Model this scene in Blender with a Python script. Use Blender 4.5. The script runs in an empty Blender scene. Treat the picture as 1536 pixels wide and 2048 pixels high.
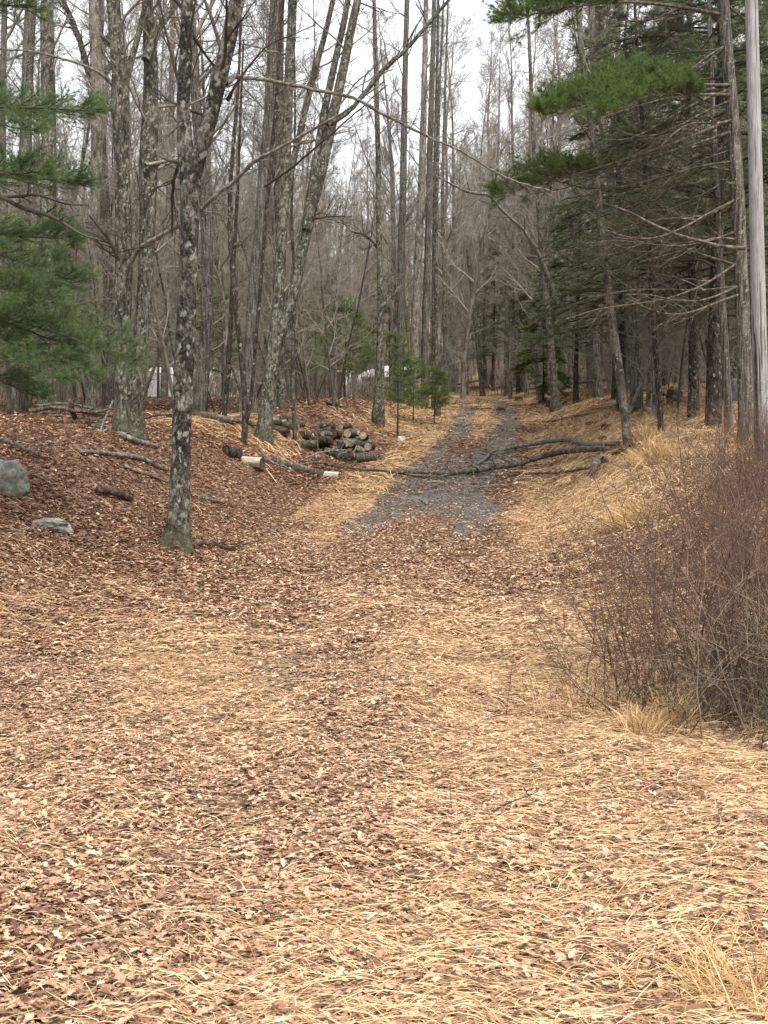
import bpy, math, random
import numpy as np

# ------------------------------------------------------------------ camera, sky, sun, exposure
C = bpy.context.scene
col = C.collection
F = 2000.0                      # focal length in pixels of the 1536-wide photograph
HORIZON = 950.0
CAM_H = 1.6
PITCH = -math.atan((1024 - HORIZON) / F)
cam_d = bpy.data.cameras.new("camera")
cam = bpy.data.objects.new("camera", cam_d)
col.objects.link(cam)
cam_d.sensor_width = 36.0
cam_d.lens = F / 2048.0 * 36.0
cam_d.clip_start = 0.05
cam_d.clip_end = 2000.0
cam.location = (0, 0, CAM_H)
cam.rotation_euler = (math.pi / 2 + PITCH, 0, 0)
C.camera = cam

SUN_EL, SUN_AZ = math.radians(58), math.radians(150)      # azimuth clockwise from +Y
w = bpy.data.worlds.new("World")
C.world = w
w.use_nodes = True
wn, wl = w.node_tree.nodes, w.node_tree.links
wn.clear()
sky = wn.new("ShaderNodeTexSky")
sky.sky_type = 'NISHITA'
sky.sun_disc = False
sky.sun_elevation = SUN_EL
sky.sun_rotation = SUN_AZ
sky.air_density = 1.0
sky.dust_density = 4.0
mixn = wn.new("ShaderNodeMix")
mixn.data_type = 'RGBA'
mixn.inputs[0].default_value = 0.72                        # overcast veil over the clear sky
mixn.inputs[7].default_value = (11.0, 11.2, 11.3, 1)
bgn = wn.new("ShaderNodeBackground")
bgn.inputs[1].default_value = 0.074
out = wn.new("ShaderNodeOutputWorld")
wl.new(sky.outputs[0], mixn.inputs[6])
wl.new(mixn.outputs[2], bgn.inputs[0])
wl.new(bgn.outputs[0], out.inputs[0])
sun_d = bpy.data.lights.new("sun", 'SUN')
sun_d.energy = 3.0
sun_d.angle = math.radians(35)
sun_d.color = (1.0, 0.95, 0.87)
sun = bpy.data.objects.new("sun", sun_d)
col.objects.link(sun)
sun.rotation_euler = (math.pi / 2 - SUN_EL, 0, math.pi - SUN_AZ)
C.view_settings.view_transform = 'Standard'
C.view_settings.look = 'None'
C.view_settings.exposure = 1.24
C.view_settings.gamma = 1.0
C.cycles.max_bounces = 5
C.cycles.diffuse_bounces = 3
C.cycles.glossy_bounces = 2
C.cycles.transparent_max_bounces = 4

rng = np.random.default_rng(11)
RR = random.Random(5)


# ------------------------------------------------------------------ helpers: noise, terrain, picture rays
def vnoise(x, y, z=0.0, seed=0):
    x, y, z = np.broadcast_arrays(np.asarray(x, float), np.asarray(y, float), np.asarray(z, float))
    ix, iy, iz = np.floor(x).astype(np.int64), np.floor(y).astype(np.int64), np.floor(z).astype(np.int64)
    fx, fy, fz = x - ix, y - iy, z - iz
    fx, fy, fz = fx * fx * (3 - 2 * fx), fy * fy * (3 - 2 * fy), fz * fz * (3 - 2 * fz)

    def hsh(a, b, c):
        h = (a * 374761393 + b * 668265263 + c * 1442695041 + seed * 974634777) & 0xffffffff
        h = ((h ^ (h >> 13)) * 1274126177) & 0xffffffff
        h = h ^ (h >> 16)
        return (h & 0xffff) / 65535.0
    r = 0
    for a in (0, 1):
        for b in (0, 1):
            for c in (0, 1):
                wgt = (fx if a else 1 - fx) * (fy if b else 1 - fy) * (fz if c else 1 - fz)
                r = r + wgt * hsh(ix + a, iy + b, iz + c)
    return r * 2 - 1


def fbm(x, y, seed=0, oct=3):
    r, a = 0, 1.0
    for o in range(oct):
        r = r + a * vnoise(x * 2 ** o, y * 2 ** o, 0.37 * o, seed + o)
        a *= 0.5
    return r / 1.75


def sstep(t):
    t = np.clip(t, 0, 1)
    return t * t * (3 - 2 * t)


def road_x(y):
    return np.interp(y, [0, 10, 14.6, 18, 22, 28, 36, 48, 60, 75, 300],
                     [0, 0.05, .3, .8, 1.4, 2.4, 3.7, 4.9, 5.3, 4.6, 2.0])


ROAD_Y = np.array([-30, 0, 3, 6, 10, 14.6, 18, 22, 28, 36, 48, 60, 70, 90, 130, 200, 400.])
ROAD_Z = np.array([-.3, 0, 0, .06, .26, .6, .95, 1.5, 2.35, 3.45, 4.95, 6.2, 7.2, 10.0, 18.5, 37, 80.])


def hgt(x, y, fine=True):
    x, y = np.asarray(x, float), np.asarray(y, float)
    r = np.interp(y, ROAD_Y, ROAD_Z)
    d = x - road_x(y)
    AL = np.interp(y, [0, 7, 11, 14, 16, 20, 28, 36, 48, 60, 90], [0, .06, .6, 1.35, 1.6, 1.35, .95, .75, .25, .0, .0])
    AR = np.interp(y, [0, 5, 9, 13, 17, 20, 26, 36, 50, 75], [0, .2, .4, .7, .95, 1.0, .9, .65, .5, .2])
    z = r + AL * sstep((-d - 2.3) / 3.4) + AR * sstep((d - 1.9) / 2.5)
    z = z + 0.10 * np.clip(d - 4.5, 0, 12) * sstep((y - 6) / 10) * np.clip(1 - (y - 40) / 40, 0, 1)
    off = sstep((np.abs(d) - 1.5) / 2.5)
    z = z + .10 * vnoise(x / 2.3, y / 2.3, 0, 3) * (.25 + off) * sstep(y / 8)
    z = z - 0.05 * (np.exp(-((d + .85) / .35) ** 2) + np.exp(-((d - .75) / .35) ** 2)) * sstep((y - 2) / 6)
    mound = sstep((d - 1.6) / 1.2) * sstep((y - 24) / 4) * np.clip(1 - (y - 44) / 10, 0, 1)
    z = z + mound * .30 * np.clip(vnoise(x / 1.5, y / 1.9, 0, 9) + .25, 0, 1)
    z = z + np.clip((y - 60) / 60, 0, 1) * 1.2 * vnoise(x / 14, y / 14, 0, 5)
    if fine:
        z = z + .035 * vnoise(x / .7, y / .7, 0, 7) + .018 * vnoise(x / .23, y / .23, 0, 8)
    return z


def mud_at(x, y):
    d = x - road_x(y) + .35 * fbm(x * .9, y * .5, 21)
    full = sstep((1.2 - np.abs(d - .12)) / .8) * sstep((y - 15.5) / 4) * np.clip((29 - y) / 6, 0, 1)
    rut = np.maximum(np.exp(-((d + .85) / .42) ** 4), np.exp(-((d - .78) / .46) ** 4))
    far = rut * sstep((y - 13.5) / 3.5) * np.clip((64 - y) / 10, 0, 1)
    brk = np.clip(1.08 + 1.3 * fbm(x * .75, y * .45, 33), .1, 1)
    near = .5 * np.exp(-((d + .9) / .4) ** 2) * np.clip(.7 + 1.2 * fbm(x * .8, y * .5, 44), 0, 1) * (y < 14)
    return np.clip(np.maximum(np.maximum(full, far) * brk, near), 0, 1)


def straw_at(x, y):
    d = x - road_x(y)
    edge = np.interp(y, [0, 3, 6.7, 9, 12, 14, 16], [-.5, -.5, -.5, -.1, .7, 1.3, 1.5])
    a = sstep((x - edge + .5 * fbm(x * .8, y * .5, 51)) / .5) * np.interp(y, [0, 10, 13, 15], [.85, .85, .62, .0])
    right = sstep((d - 1.35 + .3 * fbm(x, y, 52)) / .5) * sstep((y - 13) / 2) * np.clip((66 - y) / 12, 0, 1) * np.clip((9.5 - d) / 3, 0, 1) * (1 - .8 * sstep((fbm(x * .55 + 5, y * .4, 88) - .12) / .25) * sstep((d - 1.8) / 1.5) * (y < 30))
    left = sstep((d + 2.35 + .5 * fbm(x * .7, y * .5, 53)) / .4) * sstep((-d - .9) / .4) * sstep((y - 13.2) / 2)
    far = sstep((y - 28) / 6) * sstep((5.2 - np.abs(d)) / 2)
    lb = .55 * sstep((-x - 1.25) / .5) * np.clip((7.5 - y) / 2, 0, 1) * sstep((y - 3.4) / 1.2)
    crest = .8 * sstep((3 - np.hypot((x + 3.6) / 1.1, (y - 24) / 1.6)) / 2) * (x < -2)
    lit = .62 * (y < 13) * sstep((13 - y) / 4) * np.clip(.55 + 1.3 * fbm(x * .9, y * .6, 57), 0, 1)
    s = np.maximum.reduce([a, right, left * .95, far, lb, crest, lit])
    n = fbm(x * .75, y * .42, 61)
    patch = np.where(y < 15, np.clip(.52 + 1.15 * n, .05, 1), np.clip(.66 + .8 * n, .1, 1))
    return np.clip(s * patch, 0, 1) * (1 - .85 * mud_at(x, y))


cp, sp = math.cos(PITCH), math.sin(PITCH)


def ray(u, v):
    dx, dz = (u - 768) / F, (1024 - v) / F
    return np.array([dx, cp - dz * sp, sp + dz * cp])


def at(u, v, Y):
    d = ray(u, v)
    return np.array([0, 0, CAM_H]) + d * (Y / d[1])


def hit(u, v, y0=2.5):
    d = ray(u, v)
    Y = np.arange(y0, 140, .04)
    P = d[None] * (Y / d[1])[:, None]
    f = P[:, 2] + CAM_H - hgt(P[:, 0], P[:, 1], False)
    k = np.where(f <= 0)[0]
    i = k[0] if len(k) else len(Y) - 1
    p = P[i].copy()
    p[2] = float(hgt(p[0], p[1]))
    return p


def gz(x, y):
    return float(hgt(x, y))


# ------------------------------------------------------------------ helpers: meshes and things
class MB:
    """collects vertices and faces of ONE mesh object"""

    def __init__(s):
        s.V, s.Q, s.T, s.n, s.c = [], [], [], 0, []

    def add(s, V, Q=None, T=None, c=None):
        V = np.asarray(V, np.float32).reshape(-1, 3)
        if Q is not None and len(Q):
            s.Q.append(np.asarray(Q, np.int64).reshape(-1, 4) + s.n)
        if T is not None and len(T):
            s.T.append(np.asarray(T, np.int64).reshape(-1, 3) + s.n)
        if c is None:
            c = np.ones((len(V), 3), np.float32)
        s.c.append(np.broadcast_to(np.asarray(c, np.float32), (len(V), 3)))
        s.V.append(V)
        s.n += len(V)

    def mesh(s, name, mat, smooth=True, color=False):
        V = np.concatenate(s.V)
        Q = np.concatenate(s.Q) if s.Q else np.zeros((0, 4), np.int64)
        T = np.concatenate(s.T) if s.T else np.zeros((0, 3), np.int64)
        me = bpy.data.meshes.new(name)
        me.vertices.add(len(V))
        me.vertices.foreach_set("co", np.ascontiguousarray(V, np.float32).ravel())
        li = np.concatenate([Q.ravel(), T.ravel()]).astype(np.int32)
        me.loops.add(len(li))
        me.loops.foreach_set("vertex_index", li)
        me.polygons.add(len(Q) + len(T))
        ls = np.concatenate([np.arange(len(Q)) * 4, len(Q) * 4 + np.arange(len(T)) * 3]).astype(np.int32)
        me.polygons.foreach_set("loop_start", ls)
        if smooth:
            me.polygons.foreach_set("use_smooth", np.ones(len(Q) + len(T), bool))
        if color:
            a = me.color_attributes.new("tint", 'FLOAT_COLOR', 'POINT')
            cc = np.ones((len(V), 4), np.float32)
            cc[:, :3] = np.concatenate(s.c)
            a.data.foreach_set("color", cc.ravel())
        me.update()
        me.validate()
        me.materials.append(mat)
        return me

    def build(s, name, mat, parent=None, smooth=True, color=False, loc=None):
        o = bpy.data.objects.new(name, s.mesh(name, mat, smooth, color))
        col.objects.link(o)
        if parent is not None:
            o.parent = parent
        if loc is not None:
            o.location = loc
        return o


def tag(o, label=None, cat=None, group=None, kind=None):
    if label:
        o["label"] = label
    if cat:
        o["category"] = cat
    if group:
        o["group"] = group
    if kind:
        o["kind"] = kind
    return o


def thing(name, label, cat, loc, group=None, rz=0.0):
    o = bpy.data.objects.new(name, None)
    o.empty_display_size = .2
    col.objects.link(o)
    o.location = [float(a) for a in loc]
    o.rotation_euler = (0, 0, rz)
    return tag(o, label, cat, group)


def dup(root, loc, rz=0.0, sc=1.0, label=None, group=None, tilt=(0, 0)):
    c = root.copy()
    col.objects.link(c)
    c.location = [float(a) for a in loc]
    c.rotation_euler = (tilt[0], tilt[1], rz)
    c.scale = (sc, sc, sc)
    if label:
        c["label"] = label
    if group:
        c["group"] = group
    for ch in list(root.children):
        k = ch.copy()
        col.objects.link(k)
        k.parent = c
    return c


def nrm(a):
    return a / np.maximum(np.linalg.norm(a, axis=-1, keepdims=True), 1e-9)


def tubes(mb, P, Rd, sides=4, rough=0.0, flare=0.0, seed=0, cap=False, c=None):
    """P (B,n,3), Rd (B,n): a batch of tubes"""
    P, Rd = np.asarray(P, float), np.asarray(Rd, float)
    if P.ndim == 2:
        P, Rd = P[None], Rd[None]
    B, n, _ = P.shape
    if B == 0:
        return
    T = nrm(np.gradient(P, axis=1))
    main = nrm(P[:, -1] - P[:, 0])
    ref = np.where(np.abs(main[:, 2:3]) < .8, np.array([[0, 0, 1.]]), np.array([[1., 0.02, 0]]))[:, None, :]
    U = nrm(np.cross(T, ref))
    W = np.cross(T, U)
    a = np.arange(sides) / sides * 2 * np.pi
    dirs = U[:, :, None, :] * np.cos(a)[None, None, :, None] + W[:, :, None, :] * np.sin(a)[None, None, :, None]
    r = Rd[:, :, None] * np.ones((1, 1, sides))
    if rough > 0 or flare > 0:
        S = P[:, :, None, :] + dirs * np.maximum(r, .05)[..., None]
        k = 1 / np.maximum(Rd.mean(), .03)
        r = r * (1 + rough * (vnoise(S[..., 0] * k * .9, S[..., 1] * k * .9, S[..., 2] * k * .35, seed)
                              + .5 * vnoise(S[..., 0] * k * 2.6, S[..., 1] * k * 2.6, S[..., 2] * k * 1.3, seed + 1)))
        if flare > 0:
            h = np.clip(P[:, :, None, 2] - P[:, :1, None, 2] - .4, 0, 9)
            e = np.exp(-h / (3.0 * Rd[:, :1, None]))
            e2 = np.exp(-h / (1.3 * Rd[:, :1, None]))
            lob = .5 + .5 * np.cos(4 * a + seed)[None, None, :] * .8 + .3 * np.cos(3 * a + 2 * seed)[None, None, :]
            r = r * (1 + flare * (.22 * e + .55 * e2 * lob))
    V = P[:, :, None, :] + dirs * r[..., None]
    i = np.arange(n - 1)[:, None]
    j = np.arange(sides)[None, :]
    q = np.stack([i * sides + j, i * sides + (j + 1) % sides, (i + 1) * sides + (j + 1) % sides, (i + 1) * sides + j], -1).reshape(-1, 4)
    Q = (q[None] + (np.arange(B) * n * sides)[:, None, None]).reshape(-1, 4)
    T3 = None
    V = V.reshape(-1, 3)
    if cap:
        V = np.concatenate([V, P[:, 0], P[:, -1]])
        b = np.arange(B)[:, None]
        jj = np.arange(sides)[None]
        t0 = np.stack([b * n * sides + (jj + 1) % sides, b * n * sides + jj, B * n * sides + b + 0 * jj], -1)
        e0 = b * n * sides + (n - 1) * sides
        t1 = np.stack([e0 + jj, e0 + (jj + 1) % sides, B * n * sides + B + b + 0 * jj], -1)
        T3 = np.concatenate([t0.reshape(-1, 3), t1.reshape(-1, 3)])
    mb.add(V, Q, T3, c)


def grow(g, P0, D0, L, n, wig, trop):
    B = len(P0)
    P = np.empty((B, n, 3))
    P[:, 0] = P0
    d = nrm(np.asarray(D0, float))
    for i in range(1, n):
        d = nrm(d + g.normal(0, wig, (B, 3)) + np.array([0, 0, 1.]) * trop)
        P[:, i] = P[:, i - 1] + d * (np.asarray(L) / (n - 1))[:, None]
    return P


def spawn(g, P, Rd, k, t0, t1, ang, ang_sd=.2):
    """k children per tube; returns start points, directions, parent radius, parameter, parent index"""
    B, n, _ = P.shape
    t = t0 + (t1 - t0) * ((np.arange(k)[None] + g.random((B, k))) / k)
    f = t * (n - 1)
    i = np.clip(f.astype(int), 0, n - 2)
    w_ = (f - i)[..., None]
    b = np.arange(B)[:, None]
    p = P[b, i] * (1 - w_) + P[b, i + 1] * w_
    T = nrm(P[b, i + 1] - P[b, i])
    r = Rd[b, i] * (1 - w_[..., 0]) + Rd[b, i + 1] * w_[..., 0]
    q = nrm(np.cross(T, g.normal(size=T.shape)))
    a = np.clip(g.normal(ang, ang_sd, t.shape), .15, 1.7)[..., None]
    D = T * np.cos(a) + q * np.sin(a)
    return p.reshape(-1, 3), D.reshape(-1, 3), r.ravel(), t.ravel(), np.repeat(np.arange(B), k)


def taper(r0, n, r1=.25, pw=1.0):
    t = np.linspace(0, 1, n) ** pw
    return np.asarray(r0)[:, None] * (1 - t * (1 - r1))[None]


def twigs(g, mb, P, Rd, levels, sides=3, minr=.0028):
    """levels: list of (children per parent, length factor range, angle, segments, wiggle, tropism, start)"""
    for (k, lf, ang, n, wig, trop, t0) in levels:
        plen = np.linalg.norm(np.diff(P, axis=1), axis=2).sum(1)
        p0, d0, r0, t, pi_ = spawn(g, P, Rd, k, t0, .98, ang)
        L = plen[pi_] * g.uniform(lf[0], lf[1], len(pi_)) * (1.15 - .6 * t)
        rr = np.maximum(r0 * g.uniform(.45, .75, len(r0)), minr)
        P = grow(g, p0, d0, L, n, wig, trop)
        Rd = taper(rr, n, .3)
        tubes(mb, P, Rd, sides)
    return P, Rd


def crom(pts, step):
    """smooth resampled polyline; pts rows (x,y,z,r)"""
    p = np.asarray(pts, float)
    if len(p) == 2:
        m = max(2, int(np.linalg.norm(p[1, :3] - p[0, :3]) / step) + 1)
        return p[0] + (p[1] - p[0]) * np.linspace(0, 1, m)[:, None]
    q = np.vstack([2 * p[0] - p[1], p, 2 * p[-1] - p[-2]])
    o = []
    for i in range(1, len(q) - 2):
        m = max(1, int(np.linalg.norm(q[i + 1, :3] - q[i, :3]) / step))
        t = (np.arange(m) / m)[:, None]
        a, b, c_, d = q[i - 1], q[i], q[i + 1], q[i + 2]
        o.append(.5 * (2 * b + (c_ - a) * t + (2 * a - 5 * b + 4 * c_ - d) * t ** 2 + (3 * b - a - 3 * c_ + d) * t ** 3))
    o.append(p[-1:])
    r = np.vstack(o)
    r[:, 3] = np.maximum(r[:, 3], .001)
    return r


# ------------------------------------------------------------------ materials
def new_mat(name):
    m = bpy.data.materials.new(name)
    m.use_nodes = True
    nt = m.node_tree
    b = nt.nodes["Principled BSDF"]
    b.inputs["Specular IOR Level"].default_value = .25
    return m, nt.nodes, nt.links, b


def ramp(nodes, links, src, stops, interp='LINEAR'):
    r = nodes.new("ShaderNodeValToRGB")
    r.color_ramp.interpolation = interp
    el = r.color_ramp.elements
    while len(el) < len(stops):
        el.new(.5)
    for e, (p, c_) in zip(el, stops):
        e.position = p
        e.color = (*c_, 1) if len(c_) == 3 else c_
    links.new(src, r.inputs[0])
    return r.outputs[0]


def mixc(nodes, links, fac, a, b, mode='MIX'):
    m = nodes.new("ShaderNodeMix")
    m.data_type = 'RGBA'
    m.blend_type = mode
    for s, v in ((m.inputs[0], fac), (m.inputs[6], a), (m.inputs[7], b)):
        if hasattr(v, "links"):
            links.new(v, s)
        elif isinstance(v, (int, float)):
            s.default_value = v
        else:
            s.default_value = (*v, 1)
    return m.outputs[2]


def coords(nodes, links, scale=(1, 1, 1), rand=True):
    tc = nodes.new("ShaderNodeTexCoord")
    v = tc.outputs["Object"]
    if rand:
        oi = nodes.new("ShaderNodeObjectInfo")
        ml = nodes.new("ShaderNodeMath")
        ml.operation = 'MULTIPLY'
        ml.inputs[1].default_value = 57.0
        links.new(oi.outputs["Random"], ml.inputs[0])
        ad = nodes.new("ShaderNodeVectorMath")
        ad.operation = 'ADD'
        links.new(v, ad.inputs[0])
        links.new(ml.outputs[0], ad.inputs[1])
        v = ad.outputs[0]
    mp = nodes.new("ShaderNodeMapping")
    mp.inputs["Scale"].default_value = scale
    links.new(v, mp.inputs[0])
    return mp.outputs[0]


def noise(nodes, links, vec, scale, detail=4, rough=.6, dist=0.0):
    n = nodes.new("ShaderNodeTexNoise")
    n.inputs["Scale"].default_value = scale
    n.inputs["Detail"].default_value = detail
    n.inputs["Roughness"].default_value = rough
    n.inputs["Distortion"].default_value = dist
    links.new(vec, n.inputs["Vector"])
    return n.outputs["Fac"]


def bump(nodes, links, b, h, strength=.6, dist=.02):
    bp = nodes.new("ShaderNodeBump")
    bp.inputs["Strength"].default_value = strength
    bp.inputs["Distance"].default_value = dist
    links.new(h, bp.inputs["Height"])
    links.new(bp.outputs[0], b.inputs["Normal"])


def bark(name, dark, base, pale, lichen=.35, lich_col=(.42, .43, .36), furrow=10, fz=.22, patch=.5, moss=0.0, size=11):
    m, nd, lk, b = new_mat(name)
    v = coords(nd, lk, (1, 1, fz))
    v1 = coords(nd, lk, (1, 1, .75))
    fur = noise(nd, lk, v, furrow, 5, .65, .4)
    c0 = ramp(nd, lk, fur, [(.40, dark), (.5, base), (.62, pale)])
    pt = noise(nd, lk, v1, 2.6, 4, .62, .6)
    pf = ramp(nd, lk, pt, [(.5 - .0, (0, 0, 0)), (.56, (patch,) * 3)])
    c1 = mixc(nd, lk, pf, c0, tuple(x * .45 for x in dark))
    wv = noise(nd, lk, v1, 9, 3, .6)
    vv = nd.new("ShaderNodeVectorMath")
    vv.operation = 'ADD'
    sc = nd.new("ShaderNodeVectorMath")
    sc.operation = 'SCALE'
    sc.inputs["Scale"].default_value = .2
    lk.new(wv, sc.inputs[0])
    lk.new(v1, vv.inputs[0])
    lk.new(sc.outputs[0], vv.inputs[1])
    vo = nd.new("ShaderNodeTexVoronoi")
    vo.inputs["Scale"].default_value = size
    lk.new(vv.outputs[0], vo.inputs["Vector"])
    sep = nd.new("ShaderNodeSeparateColor")
    lk.new(vo.outputs["Color"], sep.inputs[0])
    sel = ramp(nd, lk, sep.outputs[0], [(max(0., 1 - lichen - .05), (0, 0, 0)), (1 - lichen + .02, (1, 1, 1))])
    dsc = ramp(nd, lk, vo.outputs["Distance"], [(.36, (1, 1, 1)), (.56, (0, 0, 0))])
    lm = mixc(nd, lk, 1.0, sel, dsc, 'MULTIPLY')
    fine = ramp(nd, lk, noise(nd, lk, v1, 44, 4, .75), [(.42, (.42,) * 3), (.58, (1.15,) * 3)])
    c1 = mixc(nd, lk, .85, c1, fine, 'MULTIPLY')
    sp2 = noise(nd, lk, v1, 38, 3, .7)
    sp2 = ramp(nd, lk, sp2, [(.52, (0, 0, 0)), (.62, (.55 * lichen + .15,) * 3)])
    lm = mixc(nd, lk, 1.0, lm, sp2, 'LIGHTEN')
    lc = ramp(nd, lk, noise(nd, lk, v1, 22, 3), [(.3, tuple(x * .62 for x in lich_col)), (.65, lich_col)])
    c2 = mixc(nd, lk, lm, c1, lc)
    if moss > 0:
        tc = nd.new("ShaderNodeTexCoord")
        sx = nd.new("ShaderNodeSeparateXYZ")
        lk.new(tc.outputs["Object"], sx.inputs[0])
        ad = nd.new("ShaderNodeMath")
        ad.operation = 'MULTIPLY_ADD'
        lk.new(pt, ad.inputs[0])
        ad.inputs[1].default_value = -.35
        lk.new(sx.outputs[2], ad.inputs[2])
        mf = ramp(nd, lk, ad.outputs[0], [(0.0, (moss,) * 3), (.2, (0, 0, 0))])
        c2 = mixc(nd, lk, mf, c2, (.04, .04, .016))
    lk.new(c2, b.inputs["Base Color"])
    b.inputs["Roughness"].default_value = .9
    bump(nd, lk, b, fur, 1.0, .04)
    return m


M = {}
M['maple'] = bark("maple_bark", (.015, .012, .009), (.062, .052, .042), (.15, .137, .118), .28, (.21, .205, .18), 13, .6, .9, .6, 15)
M['oak'] = bark("oak_bark", (.017, .014, .011), (.07, .061, .048), (.145, .131, .107), .30, (.20, .20, .16), 20, .26, .6, .5, 19)
M['lichen'] = bark("lichen_bark", (.022, .019, .014), (.088, .078, .06), (.165, .15, .12), .34, (.205, .215, .17), 19, .34, .6, .5, 17)
M['furrow'] = bark("furrowed_bark", (.036, .030, .026), (.115, .10, .086), (.205, .184, .162), .12, (.25, .26, .21), 26, .07, .2, .3, 22)
M['darkstem'] = bark("dark_bark", (.010, .007, .006), (.036, .026, .02), (.085, .066, .055), .14, (.2, .18, .15), 18, .4, .4, 0, 20)
M['grey'] = bark("grey_bark", (.06, .051, .041), (.19, .168, .14), (.31, .28, .24), .2, (.28, .28, .24), 16, .2, .4, 0, 18)
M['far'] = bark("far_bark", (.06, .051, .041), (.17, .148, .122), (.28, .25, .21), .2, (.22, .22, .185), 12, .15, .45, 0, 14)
M['smooth'] = bark("smooth_bark", (.055, .046, .037), (.125, .106, .088), (.185, .165, .138), .12, (.26, .25, .21), 14, .6, .6, .2, 18)



def plain(name, a, b_, scale=8, rough=.85, stretch=(1, 1, 1), bmp=.3, rand=True, c_=None):
    m, nd, lk, b = new_mat(name)
    v = coords(nd, lk, stretch, rand)
    n = noise(nd, lk, v, scale, 5, .65)
    st = [(.35, a), (.65, b_)] if c_ is None else [(.32, a), (.52, b_), (.7, c_)]
    lk.new(ramp(nd, lk, n, st), b.inputs["Base Color"])
    b.inputs["Roughness"].default_value = rough
    if bmp:
        bump(nd, lk, b, n, bmp, .02)
    return m


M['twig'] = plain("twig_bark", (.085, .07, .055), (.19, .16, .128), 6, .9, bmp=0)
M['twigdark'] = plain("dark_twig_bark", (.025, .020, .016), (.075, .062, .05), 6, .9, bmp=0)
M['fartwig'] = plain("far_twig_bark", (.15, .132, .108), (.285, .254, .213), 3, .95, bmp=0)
M['limb'] = plain("pale_limb_bark", (.035, .030, .025), (.13, .117, .10), 14, .9, (1, 1, 1), .6, c_=(.28, .265, .235))
M['deadlimb'] = plain("dead_limb_bark", (.022, .017, .013), (.085, .068, .053), 12, .9, (1, 1, 1), .6, c_=(.23, .20, .165))
M['bramble'] = plain("bramble_cane", (.045, .027, .02), (.125, .077, .055), 5, .8, bmp=0)
M['bramble2'] = plain("tan_cane", (.10, .075, .055), (.27, .21, .15), 5, .85, bmp=0)
M['cutwood'] = plain("cut_wood", (.12, .085, .055), (.27, .205, .14), 12, .9, c_=(.40, .32, .23))
M['palewood'] = plain("bare_pale_wood", (.15, .125, .095), (.36, .315, .25), 12, .85, (.3, 1, 1), .6, c_=(.52, .47, .39))
M['deadwood'] = plain("rotten_wood", (.015, .010, .008), (.055, .036, .025), 12, .95, bmp=.8, c_=(.14, .10, .068))
M['rock'] = plain("lichen_rock", (.07, .074, .062), (.18, .19, .165), 11, .9, bmp=1.0, c_=(.29, .305, .265))
M['rockpale'] = plain("pale_rock", (.20, .21, .21), (.42, .44, .44), 5, .9, bmp=.5, c_=(.6, .62, .62))
M['white'] = plain("white_trailer_paint", (.76, .76, .77), (.86, .86, .87), 2.5, .45, bmp=0)
M['glass'] = plain("dark_glass", (.02, .024, .028), (.05, .055, .06), 2, .1, bmp=0)
M['brown'] = plain("brown_stripe", (.16, .115, .08), (.22, .16, .115), 3, .5, bmp=0)
M['rubber'] = plain("tyre_rubber", (.015, .015, .015), (.035, .035, .035), 9, .8, bmp=0)
M['metal'] = plain("dull_metal", (.22, .22, .22), (.38, .38, .38), 6, .5, bmp=0)


def leafmat(name, rough=.75, trans=.0, mottle=False):
    m, nd, lk, b = new_mat(name)
    a = nd.new("ShaderNodeVertexColor")
    a.layer_name = "tint"
    tc = nd.new("ShaderNodeTexCoord")
    nz = noise(nd, lk, tc.outputs["Object"], 75, 3, .7)
    mt = ramp(nd, lk, nz, [(.35, (.74, .71, .68)), (.60, (1.14, 1.14, 1.12))])
    cmix = mixc(nd, lk, 1.0 if mottle else 0.0, a.outputs[0], mt, 'MULTIPLY')
    lk.new(cmix, b.inputs["Base Color"])
    b.inputs["Roughness"].default_value = rough
    b.inputs["Specular IOR Level"].default_value = .2
    if trans:
        o = nd["Material Output"]
        t = nd.new("ShaderNodeBsdfTranslucent")
        lk.new(cmix, t.inputs[0])
        mx = nd.new("ShaderNodeMixShader")
        mx.inputs[0].default_value = trans
        lk.new(b.outputs[0], mx.inputs[1])
        lk.new(t.outputs[0], mx.inputs[2])
        lk.new(mx.outputs[0], o.inputs[0])
    return m


M['leaf'] = leafmat("fallen_leaf", .7, .12, True)
M['straw'] = leafmat("dry_straw", .65, .15)
M['needle'] = leafmat("conifer_needle", .6, .38)


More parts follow.
